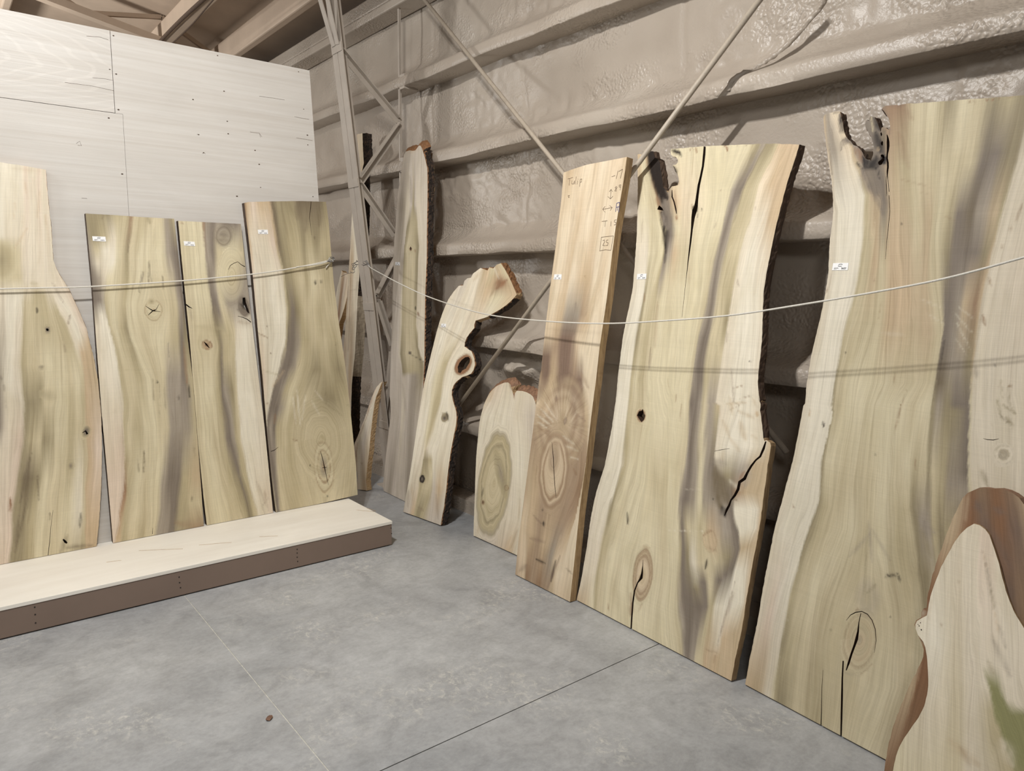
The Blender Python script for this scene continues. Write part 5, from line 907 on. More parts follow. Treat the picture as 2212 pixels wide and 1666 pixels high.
Js = Slab('live_edge_plank', (1609,1478.5), (1905,1637), .15, .036,
  V('R6', [(60,1284),(70,1230),(78,1180),(90,1130),(104,1060),(120,980),(134,890),(150,800),(170,700),(190,600),(210,520),(230,450),(250,370),(270,300),(288,210),(305,120),(317,55)])
  +V('R5', [(322,1600),(330,1500),(340,1440),(350,1380),(365,1310),(380,1250),(395,1185),(410,1120),(425,1035),(438,950),(442,860),(446,780),(456,710),(463,640),(460,550),(452,470),(440,400),(430,330),(422,260),(415,200)])
  +V('X', [(160,280),(175,240),(200,220),(250,205),(330,185),(350,175),(390,172),(440,170),(455,190),(475,250),(482,290),(492,330),(505,380),(512,430),(520,480),(530,530),(545,580),(562,620),(590,660),(620,690),(655,720),(690,770),(720,790),(760,800),(795,830),(830,870),(860,915),(880,960),(895,990),(910,1020),(935,1032),(960,1040),(985,1038),(1012,1060),(1030,1000),(1050,960),(1052,920),(1045,870),(1062,850),(1060,800),(1048,750),(1035,700),(1015,640),(992,590),(965,545),(940,500),(920,450),(905,400),(925,350),(942,320),(960,335),(975,345),(985,295),(1000,262),(1040,265),(1075,272),(1100,320),(1122,370),(1150,440),(1172,500),(1190,540),(1195,500),(1200,470),(1220,455),(1245,460),(1290,475),(1330,500),(1350,480),(1355,440),(1350,385),(1342,330),(1325,290),(1300,255),(1270,205),(1245,165),(1205,130),(1220,105),(1250,85),(1275,75),(1360,65),(1430,60),(1480,55),(1510,68),(1560,50),(1640,35)])
  +V('R5', [(900,98),(1000,90),(1130,80),(1270,70),(1416,60),(1560,50),(1690,42)])+[(2335,600),(2350,1100),(2360,1500),(2370,1886)],
  holes=[ribbon([(483,1516,3.2),(485,1420,4),(487,1340,4.2),(489,1260,3.6),(493,1180,3)], 'R6'), ribbon([(506,1222,2),(516,1190,4.5),(530,1150,5),(543,1110,5),(553,1085,7),(558,1050,4),(562,1010,2),(571,970,1.5)], 'R6'),
         ribbon([(395,1468,2.2),(397,1400,1.6),(399,1300,1.2),(404,1220,.5)], 'R6'), ribbon([(506,1002,.6),(525,978,1.6),(548,966,2.2),(575,962,2),(600,974,1.8),(620,1000,1.6),(634,1040,1.6),(638,1090,1.2),(630,1145,.6)], 'R6'),
         V('X', [(1185,955),(1215,945),(1240,955),(1256,1000),(1254,1050),(1230,1085),(1205,1130),(1165,1140),(1142,1120),(1140,1082),(1165,1060),(1200,1035),(1215,1010),(1190,985)]),
         ribbon([(1300,590,6),(1312,650,16),(1320,720,24),(1322,800,24),(1316,880,18),(1305,940,14),(1302,1020,15),(1312,1100,18),(1316,1180,16),(1308,1260,14),(1306,1320,10),(1316,1400,5),(1328,1500,5),(1338,1620,5)], 'X'),
         ribbon([(1288,1330,3),(1284,1420,5),(1290,1520,6),(1292,1640,5),(1290,1700,2)], 'X'), V('X', [(1180,560),(1200,545),(1212,580),(1205,620),(1188,610)]), V('X', [(1185,740),(1215,700),(1230,730),(1222,790),(1196,780)]),
         ribbon([(741,560,1.4),(745,640,1.6),(738,720,1.4),(730,790,1.2),(724,880,.6)], 'R5'), ribbon([(1110,199,.6),(1130,204,1.5),(1155,206,1.8),(1180,200,.7)], 'R6')],
  bands=[
   V('R5',[(415,165,'b'),(462,640,'s'),(438,950,'s'),(380,1250,'s'),(315,1640,'s')])+V('R6',[(270,300,'s'),(190,600,'s'),(120,980,'s'),(60,1283,'b')]),
   V('R5',[(440,165,'u'),(455,330,'u'),(500,640,'w'),(485,950,'w'),(430,1250,'w'),(375,1640,'w')])+V('R6',[(325,300,'w'),(245,600,'w'),(170,980,'p'),(110,1283,'c')]),
   V('R5',[(470,165,'l'),(540,330,'l'),(590,560,'w'),(570,800,'w'),(540,1000,'w'),(490,1250,'w'),(445,1640,'w')])+V('R6',[(425,50,'w'),(385,300,'w'),(365,480,'w'),(285,700,'w'),(230,900,'w'),(190,1100,'s'),(165,1330,'s')]),
   V('R5',[(520,300,'l'),(615,560,'w'),(602,800,'w'),(572,1000,'w'),(515,1250,'w'),(465,1640,'w')])+V('R6',[(438,50,'w'),(395,300,'w'),(382,480,'w'),(300,700,'w'),(248,900,'w'),(208,1100,'s'),(180,1340,'y')]),
   V('R5',[(545,300,'b'),(632,560,'o'),(615,800,'o'),(588,1000,'o'),(530,1250,'o'),(475,1500,'g')])+V('R6',[(448,50,'g'),(405,300,'g'),(395,470,'g'),(312,700,'g'),(258,900,'o'),(218,1100,'g'),(188,1340,'o')]),
   V('R5',[(570,320,'u'),(655,560,'c'),(640,800,'h'),(612,1000,'h'),(555,1250,'h'),(500,1500,'h')])+V('R6',[(465,50,'h'),(425,300,'y'),(415,500,'o'),(335,750,'h'),(285,950,'h'),(240,1150,'o'),(212,1350,'g')]),
   V('R5',[(620,400,'v'),(680,600,'c'),(668,900,'b'),(635,1200,'h'),(560,1500,'y')])+V('R6',[(520,50,'y'),(470,400,'h'),(440,600,'h'),(360,850,'y'),(320,1100,'h'),(290,1400,'h')]),
   V('R5',[(690,430,'v'),(715,600,'v'),(700,900,'h'),(680,1200,'h'),(630,1500,'y')])+V('R6',[(570,50,'y'),(530,400,'h'),(520,600,'y'),(430,900,'h'),(400,1100,'h'),(370,1430,'o')]),
   V('R5',[(740,110,'n'),(745,500,'c'),(760,800,'b'),(755,1200,'b'),(720,1500,'y')])+V('R6',[(640,50,'y'),(600,400,'h'),(590,700,'h'),(550,950,'h'),(500,1300,'h'),(460,1500,'h')]),
   V('R5',[(800,110,'n'),(815,400,'o'),(830,700,'c'),(830,1100,'b'),(790,1500,'h')])+V('R6',[(700,50,'y'),(670,400,'y'),(660,700,'y'),(690,950,'h'),(690,1300,'y'),(600,1570,'y')]),
   V('R5',[(870,105,'h'),(870,400,'h'),(880,700,'h'),(880,1100,'c'),(860,1500,'h')])+V('R6',[(750,50,'y'),(730,400,'h'),(745,700,'o'),(790,1000,'h'),(770,1300,'h'),(710,1620,'h')]),
   V('R5',[(960,95,'y'),(940,400,'h'),(940,700,'c'),(930,1000,'c'),(930,1250,'c'),(910,1500,'h')])+V('R6',[(800,50,'h'),(775,300,'y'),(775,500,'h'),(810,800,'o'),(840,1100,'y'),(800,1650,'h')]),
   V('R5',[(1010,90,'o'),(985,400,'h'),(970,700,'h'),(965,1000,'h'),(985,1250,'h'),(960,1500,'h')])+V('R6',[(850,50,'y'),(812,300,'o'),(800,500,'g'),(830,800,'g'),(860,1100,'o'),(850,1650,'y')]),
   V('R5',[(1045,88,'g'),(1010,400,'h'),(990,700,'y'),(985,1000,'h'),(1005,1200,'h'),(975,1500,'h')])+V('R6',[(885,50,'y'),(845,350,'h'),(835,550,'u'),(850,800,'g'),(900,1650,'y')]),
   V('R5',[(1120,82,'y'),(1080,400,'h'),(1050,650,'o'),(1035,850,'g'),(1025,1100,'v'),(1002,1300,'v'),(985,1500,'d')])+V('R6',[(895,50,'g'),(868,350,'g'),(865,600,'u'),(890,900,'h'),(950,1650,'h')]),
   V('R5',[(1200,80,'h'),(1150,400,'h'),(1095,650,'v'),(1070,850,'v'),(1045,1100,'v'),(1025,1300,'v'),(1000,1500,'d')])+V('R6',[(915,50,'u'),(885,350,'h'),(885,600,'o'),(920,900,'h'),(1000,1650,'h')]),
   V('R5',[(1270,75,'g'),(1210,400,'v'),(1145,650,'d'),(1110,850,'v'),(1080,1100,'u'),(1055,1400,'u')])+V('R6',[(955,50,'g'),(930,400,'o'),(920,600,'g'),(1000,1650,'h')]),
   V('R5',[(1350,70,'o'),(1285,350,'v'),(1195,650,'u'),(1165,850,'v'),(1110,1100,'c'),(1085,1400,'u'),(1070,1640,'g')])+V('R6',[(985,50,'v'),(965,400,'u'),(950,600,'o'),(1000,1650,'h')]),
   V('R5',[(1420,70,'g'),(1350,360,'g'),(1270,650,'c'),(1225,850,'g'),(1180,1100,'n'),(1145,1400,'g'),(1140,1640,'v')])+V('R6',[(1045,50,'v'),(1043,350,'v'),(1040,420,'u'),(1050,1650,'h')]),
   V('R5',[(1440,70,'g'),(1372,390,'g'),(1285,680,'o'),(1240,860,'b'),(1192,1100,'b'),(1155,1400,'c'),(1148,1640,'y')])+V('R6',[(1052,50,'y'),(1050,350,'y'),(1050,420,'y'),(1060,1650,'h')]),
   V('R5',[(1455,70,'g'),(1395,390,'s'),(1300,680,'s'),(1252,860,'s'),(1205,1100,'s'),(1165,1400,'s'),(1158,1640,'s')])+V('R6',[(1062,50,'s'),(1062,400,'s'),(1080,1650,'s')]),
   V('R5',[(1700,100,'s'),(1700,900,'p'),(1700,1666,'s')])+V('R6',[(1500,0,'s'),(1500,1650,'s')])],
  knots=[KN('R6',(565,1090),37,62,6,[(0,'u'),(.25,'c'),(.5,'h'),(.7,'c'),(.85,'h'),(.95,'n'),(1.03,'h')],.45,'ring',.7), KN('R6',(600,900),56,90,0,[(0,'g'),(.3,'u'),(.6,'h'),(1,'h')],0,'',.4),
         KN('R6',(1200,270),22,22,0,[(0,'g'),(.35,'d'),(.5,'g'),(.6,'s'),(.85,'s'),(.9,'g'),(1,'s')],0,'ring',.55), KN('X',(1240,1040),9,13,0,[(0,'K'),(.7,'k'),(1,'v')],0,'')],
  streaks=ST('X', [((440,190),(455,560),3,'v',.9),((470,260),(520,560),3,'k',.9),((340,190),(420,190),3,'v',.8),((480,700),(470,880),2,'k',.7),((500,680),(640,720),6,'v',.95),((560,650),(690,780),5,'v',.9),((500,700),(520,800),4,'v',.6),((720,820),(740,960),3,'n',.7),((780,850),(850,1080),8,'r',.65),((740,1090),(850,1200),3,'k',.8),((870,980),(900,1180),5,'k',1),((840,1210),(1000,1170),6,'k',.95),((930,1060),(1090,1200),10,'k',.9),((1010,1150),(1090,1060),9,'k',.9),((960,330),(1040,560),8,'v',1),((1080,300),(1170,520),6,'k',1),((1020,500),(1180,700),11,'v',.95),((1100,560),(1190,900),9,'k',.9),((1250,500),(1230,900),7,'d',.8),((1120,830),(1150,870),4,'b',.7),((1220,850),(1235,960),4,'v',.8),((1180,700),(1250,1000),7,'k',.7),((1020,280),(1050,560),2.5,'h',.8),((1100,980),(1140,1150),8,'k',.9),
     ((860,1230),(1100,1640),16,'v',.85),((1040,1250),(1130,1640),10,'v',.7),((1140,1180),(1160,1400),1.5,'k',.9),((1215,120),(1340,340),4,'q',.6),((1310,80),(1640,60),4,'q',.4),((1350,480),(1350,640),2,'q',.5)])
    +ST('R5', [((640,480),(715,660),7,'v',.6),((700,440),(715,590),7,'v',.7),((820,130),(860,180),8,'n',.35),((790,250),(840,420),12,'n',.35),((500,160),(505,250),3,'k',.7),((800,480),(950,520),2,'n',.35),((870,540),(960,560),1.5,'n',.3),((1010,660),(1080,690),2,'n',.3),((1135,82),(1145,95),2,'r',.8),((1165,80),(1170,95),2,'r',.8),((1220,76),(1235,92),2,'r',.8),((1255,74),(1262,84),2,'r',.8),((1295,70),(1298,78),2,'r',.7),((1330,70),(1390,66),2,'n',.5),
     ((690,1180),(705,1090),1.5,'n',.6),((665,1000),(668,975),1.5,'n',.6),((800,980),(810,1280),10,'b',.3),((840,960),(800,1280),8,'b',.25),((750,800),(740,1200),8,'b',.3),((700,1250),(830,1260),3,'w',.35),((1060,1140),(1160,1250),2,'w',.4),((1080,1200),(1150,1330),2,'w',.4),((930,1150),(1010,1200),2,'w',.35),((900,1080),(1000,1120),2,'w',.3),((1090,1120),(1170,1180),2,'w',.35),((1060,1260),(1140,1370),1.6,'w',.3),
     ((990,1500),(1020,1250),1.4,'k',.6),((1210,1160),(1220,1210),4,'n',.8),((1240,970),(1250,1010),3,'n',.6),((1175,1420),(1180,1470),6,'u',.55),((1345,745),(1350,710),2,'n',.8),((1410,600),(1370,700),3,'n',.5),((1305,830),(1315,800),2,'n',.5),((1268,1405),(1270,1412),2,'k',.9),((1300,1480),(1310,1580),2,'g',.6),((1340,1500),(1345,1600),2,'g',.5),((1280,1520),(1365,1512),1,'n',.6),((1320,1560),(1380,1660),2,'g',.5),((455,950),(430,1050),2,'n',.3),((430,1020),(432,1050),1.5,'n',.6),((520,1345),(526,1350),1.5,'k',.7),((800,700),(804,704),1.5,'k',.6),((770,1440),(765,1520),1.5,'n',.6),((830,1530),(790,1660),1.5,'n',.5),((445,300),(455,460),2.5,'v',.5),((440,200),(450,340),3,'u',.6)])
    +ST('R6', [((720,180),(745,50),1.8,'n',.8),((405,125),(408,150),2,'k',.8),((345,75),(343,100),1.5,'b',.8),((632,262),(634,270),1.5,'k',.7),((272,490),(275,508),1.5,'n',.8),((680,806),(730,800),3.5,'k',.85),((730,795),(745,830),3,'k',.8),((585,900),(600,560),3,'g',.45),((605,560),(620,740),4,'u',.5),((610,620),(520,720),5,'u',.4),((620,600),(700,740),4,'u',.35),((600,880),(640,840),4,'g',.5),((830,560),(900,620),6,'u',.5),((840,600),(880,720),6,'g',.6),((850,560),(855,640),4,'v',.4),((810,280),(812,340),2,'n',.5),((800,420),(830,760),1.5,'g',.6),((436,1040),(437,1048),1.5,'k',.8),((560,950),(545,960),3,'n',.6),((700,985),(702,988),1.2,'k',.8),
     ((1170,20),(1190,110),3,'g',.6),((1200,50),(1250,90),3,'g',.6),((1210,100),(1245,150),3,'g',.6),((1180,90),(1230,140),2,'d',.6),((1100,340),(1130,410),6,'g',.6),((1130,410),(1110,330),3,'d',.3),((1140,140),(1160,142),1.2,'n',.7),((500,1230),(560,1250),2.5,'u',.4),((560,1250),(625,1190),2,'n',.4),((130,900),(250,1000),3,'s',.2)]),
  bark=[('A', 241, 352, .002, (M_DARKEDGE, M_DARKEDGE), .006, 'waney_edge'), ('L', 200, 2000, .01, (M_DARKEDGE, M_DARKEDGE), .003, 'waney_edge')],
  gain=.87, step=.0058, label='widest slab at the right photo edge, splintered notch in its torn top corner', jit=.002, group='slabs along the right wall')
Js.price_tag([(1800.3,568.8),(1833.6,568),(1831.6,583.8),(1797.6,584.2)], '5437')
# front slab at the right edge: pale face in front of a brown wane
BR = V('R6', [(1095,415),(1140,420),(1180,420),(1215,428),(1245,442),(1270,462),(1290,490),(1330,560),(1400,680),(1480,850),(1520,1000),(1560,1300),(1600,1900),(640,1900),(672,1700),(680,1620),(690,1560),(705,1500),(720,1450),(748,1375),(780,1300),(805,1250),(830,1200),(846,1160),(848,1130),(838,1100),(826,1075),(820,1055),(806,1020),(815,1000),(838,988),(838,965),(846,950),(860,958),(862,930),(868,880),(880,830),(898,765),(920,700),(940,645),(960,590),(980,540),(1000,500),(1020,462),(1040,440),(1065,428)])
FC = V('R6', [(1070,575),(1095,582),(1120,600),(1138,625),(1150,660),(1165,705),(1180,750),(1195,815),(1210,870),(1228,920),(1245,960),(1268,1000),(1290,1035),(1350,1110),(1420,1220),(1480,1400),(1520,1900),(680,1900),(700,1750),(715,1650),(726,1600),(740,1560),(762,1520),(790,1480),(825,1430),(850,1380),(863,1330),(868,1290),(867,1240),(865,1200),(862,1160),(855,1120),(845,1095),(832,1078),(822,1065),(813,1040),(811,1020),(818,1004),(838,992),(862,980),(870,930),(882,880),(900,830),(925,765),(960,700),(985,655),(1010,620),(1040,592)])
kp = onz((1905,1800), .004); KO = np.array([2.235, kp[1], .004])
Ks = Slab('live_edge_plank', None, None, .14, .012, FC, holes=[ribbon([(833,1010,2),(835,1014,2)],'R6'), ribbon([(826,1024,2),(829,1028,2)],'R6'), ribbon([(836,1040,2.4),(839,1046,2)],'R6'), ribbon([(822,1018,1.4),(824,1021,1.4)],'R6')],
  bands=[V('R6', L) for L in ([(700,500,'s'),(700,1800,'y')],[(900,500,'s'),(900,1100,'w'),(860,1400,'s'),(850,1800,'y')],[(1000,500,'s'),(1000,1800,'h')],[(1060,500,'s'),(1060,1200,'s'),(1040,1800,'s')],[(1090,500,'s'),(1090,1180,'s'),(1110,1280,'s'),(1150,1400,'o'),(1220,1600,'o')],[(1100,500,'p'),(1100,1200,'s'),(1125,1280,'G'),(1170,1400,'G'),(1240,1600,'G'),(1280,1800,'o')],[(1150,500,'p'),(1150,1200,'s'),(1170,1300,'G'),(1230,1420,'G'),(1300,1600,'G')],[(1185,500,'s'),(1200,1200,'s'),(1215,1350,'s'),(1260,1420,'G'),(1340,1700,'G')],[(1230,500,'s'),(1260,1200,'s'),(1290,1380,'s'),(1340,1420,'G'),(1400,1700,'o')])],
  knots=[], streaks=ST('R6', [((1120,740),(1150,900),3,'u',.5),((1140,850),(1160,950),3,'g',.45),((1110,700),(1120,760),2,'n',.4),((1160,960),(1180,1060),3,'b',.35),((1150,1080),(1230,1250),7,'u',.45),((1180,1020),(1210,1130),4,'u',.45),((1130,1180),(1160,1240),5,'g',.5),((1000,828),(1001,834),2,'n',.8),((925,1010),(925,1030),1.5,'n',.5),((960,1530),(1090,1640),12,'c',.4),((1010,1560),(1050,1640),6,'n',.25),((1190,1530),(1240,1640),14,'s',.6),((840,1120),(850,1180),3,'b',.6),((870,1000),(880,900),3,'c',.3)]),
  gain=1.02, step=.006, plane=(KO, (0, -1, 0), (1, 0, 0)), jit=.001, label='peaked pale slab with brown rim and olive patch, front at the bottom right corner')
wn = Slab('waney_rim', None, None, .14, .045, BR, bands=[V('R6', L) for L in ([(640,400,'r'),(640,1200,'r'),(600,1800,'b')],[(900,400,'b'),(880,900,'r'),(800,1300,'b'),(680,1700,'r')],[(1000,400,'b'),(960,650,'b'),(900,900,'r'),(830,1250,'r'),(720,1650,'n')],[(1060,400,'r'),(1060,560,'r'),(1000,900,'r')],[(1100,400,'n'),(1110,600,'q'),(1150,900,'r')],[(1160,400,'r'),(1180,600,'r'),(1220,900,'q')],[(1220,400,'n'),(1260,600,'q'),(1290,900,'n')],[(1290,400,'b'),(1400,1000,'r')])],
  streaks=ST('R6', [((1080,480),(1100,520),9,'q',.8),((1160,510),(1200,530),9,'q',.7),((1230,850),(1240,900),8,'q',.7),((1120,560),(1240,780),10,'q',.5),((1050,440),(1030,560),4,'b',.5),((850,955),(845,985),4,'w',.6)]),
  gain=.8, step=.007, plane=(KO+Ks.n*.0125, (0, -1, 0), (1, 0, 0)), jit=.003, edge=M_WANE, label='x')
for k_ in ('label', 'category'):
    if k_ in wn.o: del wn.o[k_]
bpy.context.view_layer.update(); mw = wn.o.matrix_world.copy(); wn.o.parent = Ks.o; wn.o.matrix_parent_inverse = Ks.o.matrix_world.inverted(); wn.o.matrix_world = mw

# ---- offcuts behind the platform and the column
Nn = Slab('live_edge_plank', None, None, .105, .075,
  V('P', [(764,300),(772,290),(783,288),(784,320),(786,352),(780,380),(781,430),(779,480),(777,540),(776,600),(772,650),(770,700),(767,760),(763,800),(760,830),(758,900),(757,975),(745,975),(744,900),(743,830),(741,790),(741,765),(745,720),(747,690),(751,620),(754,575),(757,530),(760,465),(762,380)]),
  bands=[[(740,280,'l'),(735,975,'s')],[(750,280,'l'),(752,560,'s'),(744,975,'b')],[(770,280,'t'),(763,480,'w'),(760,560,'b'),(750,800,'s'),(748,975,'s')],[(776,280,'l'),(768,480,'w'),(767,560,'w'),(756,800,'b'),(752,975,'p')],[(785,280,'l'),(778,480,'b'),(775,560,'s'),(765,800,'s'),(758,975,'s')]],
  streaks=[(752,620,748,700,1.2,'r',.5),(758,600,752,760,1.0,'r',.4),(764,560,757,740,.9,'n',.35),(756,520,753,600,1,'b',.5),(745,730,744,780,1.5,'r',.5)],
  bark=[('R', 0, 352, .012, (M_BARK, M_BARK), .012, 'bark'), ('R', 352, 640, .003, (M_BARK, M_BARK), .008, 'bark'), ('R', 640, 815, .001, (M_PALEEDGE, M_PALEEDGE), .003, 'bare_edge'), ('R', 815, 1200, .006, (M_BARK, M_BARK), .012, 'bark')],
  gain=1.0, step=.009, plane=((2.47, 5.6, .012), (0, -1, 0), (1, 0, 0)), label='tall slab seen edge-on behind the steel column, black bark on its right')
Mm = Slab('offcut_board', None, None, .2, .04,
  V('P', [(738,584),(741,588),(752,591),(756,597),(750,640),(744,665),(738,684),(733,697),(724,760),(714,830),(706,830),(712,760),(718,700),(724,650),(729,620)]),
  bands=[[(705,580,'l'),(705,830,'l')],[(735,580,'w'),(727,700,'s'),(710,830,'s')],[(741,580,'b'),(732,680,'r'),(715,830,'s')],[(747,580,'p'),(738,680,'s'),(718,830,'s')],[(756,580,'l'),(742,680,'l'),(722,830,'s')]],
  streaks=[(742,600,735,660,1.5,'r',.5),(750,600,742,650,1,'b',.5),(735,640,728,690,1,'b',.5)], gain=1.0, step=.01, edge=M_GOLD,
  plane=((2.35, 5.7, .012), (0, -1, 0), (1, 0, 0)), label='pale leaning offcut board just right of the tallest platform slab', cat='offcut board')
Oo = Slab('offcut_wedge', (772,1057), (791,1060), .1, .06,
  V('T1', [(412,803),(396,812),(372,840),(358,870),(345,900),(320,970),(300,1030),(275,1095),(250,1160),(232,1200),(226,1225),(228,1280),(235,1340),(243,1380),(250,1420),(249,1460),(250,1507),(312,1516),(305,1450),(312,1370),(325,1260),(335,1150),(345,1060),(353,1000),(362,940),(372,900),(392,850)]),
  bands=[V('T1', L) for L in ([(400,800,'l'),(300,1000,'p'),(225,1200,'p'),(245,1510,'b')],[(405,800,'w'),(320,1000,'s'),(250,1200,'s'),(260,1510,'s')],[(410,800,'l'),(335,1000,'w'),(290,1200,'e'),(285,1510,'b')],[(412,800,'l'),(355,1000,'s'),(330,1200,'l'),(312,1510,'b')])],
  streaks=ST('T1', [((350,900),(310,1010),1.8,'r',.45),((290,1080),(265,1150),1.8,'r',.5),((330,970),(300,1060),1.2,'r',.4),((250,1200),(240,1290),1.5,'r',.5),((240,1250),(245,1330),1.5,'n',.5),((275,1330),(280,1345),2,'n',.5)]),
  bark=[('R', 0, 1200, .0, (M_GOLD, M_GOLD), .004, 'torn_face')], gain=1.0, step=.008, edge=M_GOLD, label='short pointed wedge of split wood with red streaks beside the steel column foot', cat='offcut wedge')

# ------------------------------------------------------------------ lattice steel column
YC = 4.83
cl = empty('steel_truss', (2.72, YC, 0)); tag(cl, 'grey lattice steel column leaning into the room with diagonal braces', 'column')
cp = [(845,1060),(838,1000),(828,900),(803,670),(785,560),(762,390),(728,100),(716,0),(706,-80)]
pp_ = [ony(p, YC) for p in cp]; a0 = np.array(pp_[1]); a1 = np.array(pp_[7]); dv = (a1-a0)/(a1[2]-a0[2])
ch = lambda z: a0+dv*(z-a0[2])
tv = Vector(dv).normalized()
# each chord angle: one leg facing the room, one leg pointing back to the wall
for sgn in (1, -1):
    m_ = MB(); lo_, hi_ = Vector(ch(.02)), Vector(ch(3.60)); off = Vector((0, sgn*.041, 0))
    m_.bar(lo_+off, hi_+off, .074, .006, up=(1, 0, .12))
    off2 = Vector((.032, sgn*.0075, 0)); m_.bar(lo_+off2, hi_+off2, .006, .06, up=(1, 0, .12))
    m_.build('chord_angle', M_STEEL, cl)
for zz in (ony((762,396), YC)[2], ony((722,103), YC)[2], ony((803,662), YC)[2], ony((829,917), YC)[2]):
    c_ = Vector(ch(zz)); m_ = MB(); m_.bar(c_-tv*.028-Vector((.0055,0,0)), c_+tv*.028-Vector((.0055,0,0)), .15, .006, up=(1, 0, .12)); m_.build('batten_plate', M_STEEL, cl)
nodes_ = [((738,112),(862,262)), ((862,272),(778,392)), ((780,402),(853,508)), ((857,560),(815,640)), ((818,652),(848,745)), ((848,760),(832,905))]
for a, b_ in nodes_:
    A3 = Vector(ony(a, YC)); B3 = Vector(ony(b_, YC)); m_ = MB(); m_.bar(A3, B3, .005, .06, up=(1, .0, .3)); m_.bar(A3+Vector((-.012,-.022,.02)), B3+Vector((-.012,-.022,.02)), .044, .005, up=(1, 0, .3))
    m_.build('diagonal_brace', M_STEEL, cl)
MB().box(2.80, YC-.007, 0, 2.806, YC+.009, 3.62).box(2.806, YC-.003, 0, 2.82, YC+.003, 3.62).build('outer_post', M_STEEL, cl)
MB().box(2.62, YC-.09, 0, 2.86, YC+.09, .012).build('base_plate', M_STEEL, cl)
tp = ch(3.25); hz = MB(); hz.bar(Vector(tp)+Vector((0,-.03,-.1)), Vector((2.16, YC-.10, 3.62)), .05, .006, up=(1, 0, .3)); hz.bar(Vector(tp)+Vector((0,.03,-.1)), Vector((2.16, YC+.03, 3.62)), .05, .006, up=(1, 0, .3))
hz.build('knee_plate', M_STEEL, cl)
for zz in GZ[1:]:
    MB().box(2.785, YC-.1, zz-.01, 2.90, YC-.035, zz+.09).build('girt_clip', M_STEEL, cl)
MB().bar(Vector(ch(1.45))+Vector((.0,-.0,0)), Vector(ch(1.45))+Vector((.075,-.0,.01)), .012, .01).build('bolt', M_DARK, cl)

# ------------------------------------------------------------------ diagonal brace rods near the right wall
def rod(name, pts, x, label):
    P = [onx(p, x) for p in pts]; a, b_ = P[0], P[-1]; d_ = (b_-a)
    o = MB().tube([tuple(a-d_*.03), tuple(a+d_*.5), tuple(b_)], .0125, 12).build(name, M_ROD, None, True); tag(o, label, 'brace rod', 'crossed diagonal brace rods'); return o
rod('brace_rod', [(905,-15),(1220,392),(1700,978)], 2.735, 'diagonal rod from the top left down behind the thick plank')
rod('brace_rod', [(1652,-15),(1368,385),(982,888)], 2.655, 'diagonal rod rising to the top right, passing in front of the split slab corner')

# ------------------------------------------------------------------ ropes
def ropeplane(p):
    O = np.array([2.49, 4.8, 0]); dr = np.array([.04, 1., 0]); n_ = np.array([1., -.04, 0]); return onplane(p, O, n_)
rp = [(795,573),(803,580),(830,595),(860,611),(915,637),(980,660),(1060,681),(1180,694),(1310,699),(1450,692),(1580,681),(1720,660),(1880,633),(2040,602),(2212,556),(2420,497)]
R_ = smooth_path([ropeplane(p) for p in rp], 8)
ro = empty('rope', tuple(R_[0])); tag(ro, 'white cord sagging across the right-hand slabs from the steel column', 'rope')
MB().tube(R_, .0035, 8).build('cord', M_ROPE, ro, True)
c0 = np.array(ropeplane((775,570)))
def curl(pts, r_, m=M_WIRE, par=ro, nm='wire', pln=ropeplane):
    MB().tube(smooth_path([pln(p) for p in pts], 5), r_, 6).build(nm, m, par, True)
curl([(797,573),(790,566),(781,563),(772,565),(766,569),(772,572),(782,568),(792,572),(798,576)], .0028)
curl([(770,563),(779,568),(788,563),(794,568),(786,573),(776,569)], .0028)
curl([(800,577),(796,570),(792,562),(798,572),(803,581)], .0026)
curl([(766,568),(760,571),(764,575),(769,571),(775,572),(782,571)], .002)
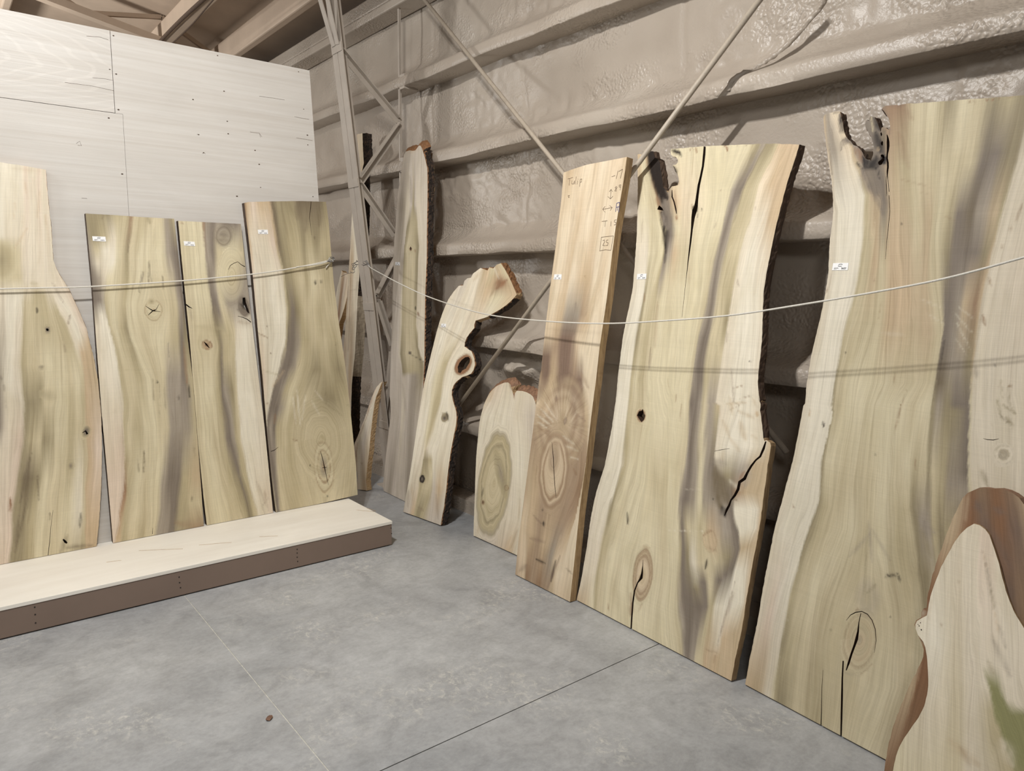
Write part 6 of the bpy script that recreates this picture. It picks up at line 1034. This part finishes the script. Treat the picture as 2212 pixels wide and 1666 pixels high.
curl([(765,569),(762,576),(765,579),(770,575),(768,571)], .0022); curl([(762,577),(761,583),(766,581),(764,576)], .0022)
curl([(764,582),(766,587),(762,590),(757,587)], .0018); curl([(762,589),(752,591),(744,594),(737,598)], .0016)
curl([(802,580),(806,584),(809,583),(800,578)], .0018); curl([(775,564),(784,566),(792,563)], .003)
# left rope lying across the platform slabs
yl = lambda p: ony(p, 4.2615-.044-.0)
YRP = 4.238
lr = [(-160,628),(-60,625),(0,624),(90,622),(180,620),(300,613),(390,607),(470,600),(540,593),(600,585),(650,576),(690,568),(712,562)]
L_ = smooth_path([ony(p, YRP) for p in lr], 6)
lo = empty('rope', tuple(L_[-1])); tag(lo, 'pale cord stretched across the platform slabs to a knot at the right', 'rope')
MB().tube(L_, .0038, 8).build('cord', M_ROPE, lo, True)
lr2 = [(640,577),(680,572),(700,568),(716,561)]
MB().tube(smooth_path([ony(p, YRP-.004) for p in lr2], 6), .003, 8).build('cord_tail', M_ROPE, lo, True)
pl_ = lambda p: ony(p, YRP-.006)
for pts in ([(708,566),(712,557),(717,556),(719,561),(715,566),(709,562)], [(711,560),(719,566),(720,558),(713,559)], [(716,557),(721,556),(722,561),(718,563)], [(706,563),(712,566),(716,562)]): curl(pts, .0028, M_WIRE, lo, 'wire_knot', pl_)
curl([(715,564),(713,569),(707,575),(704,579)], .003, M_ROPE, lo, 'loose_end', lambda p: ony(p, YRP+.012))
# dead leaf on the floor
q = onz((582,1553), .001); lf = MB(); lp = [(0,.024),(.011,.012),(.014,0),(.008,-.014),(0,-.02),(-.012,-.012),(-.015,.004),(-.007,.014)]
lf.v = [(q[0], q[1], .006)]+[(q[0]+a*.9+b_*.25, q[1]+b_*.75, .002+.003*(i % 2)) for i, (a, b_) in enumerate(lp)]; lf.f = [(0, i+1, (i+1) % 8+1) for i in range(8)]
lfm = make_simple('dry_leaf', lin(112, 84, 68), .9, 0, .2, 80)
t = lf.build('dead_leaf', lfm); t.modifiers.new('s', 'SOLIDIFY').thickness = .0012; tag(t, 'small brown dead leaf on the concrete floor near the long joint', 'leaf')
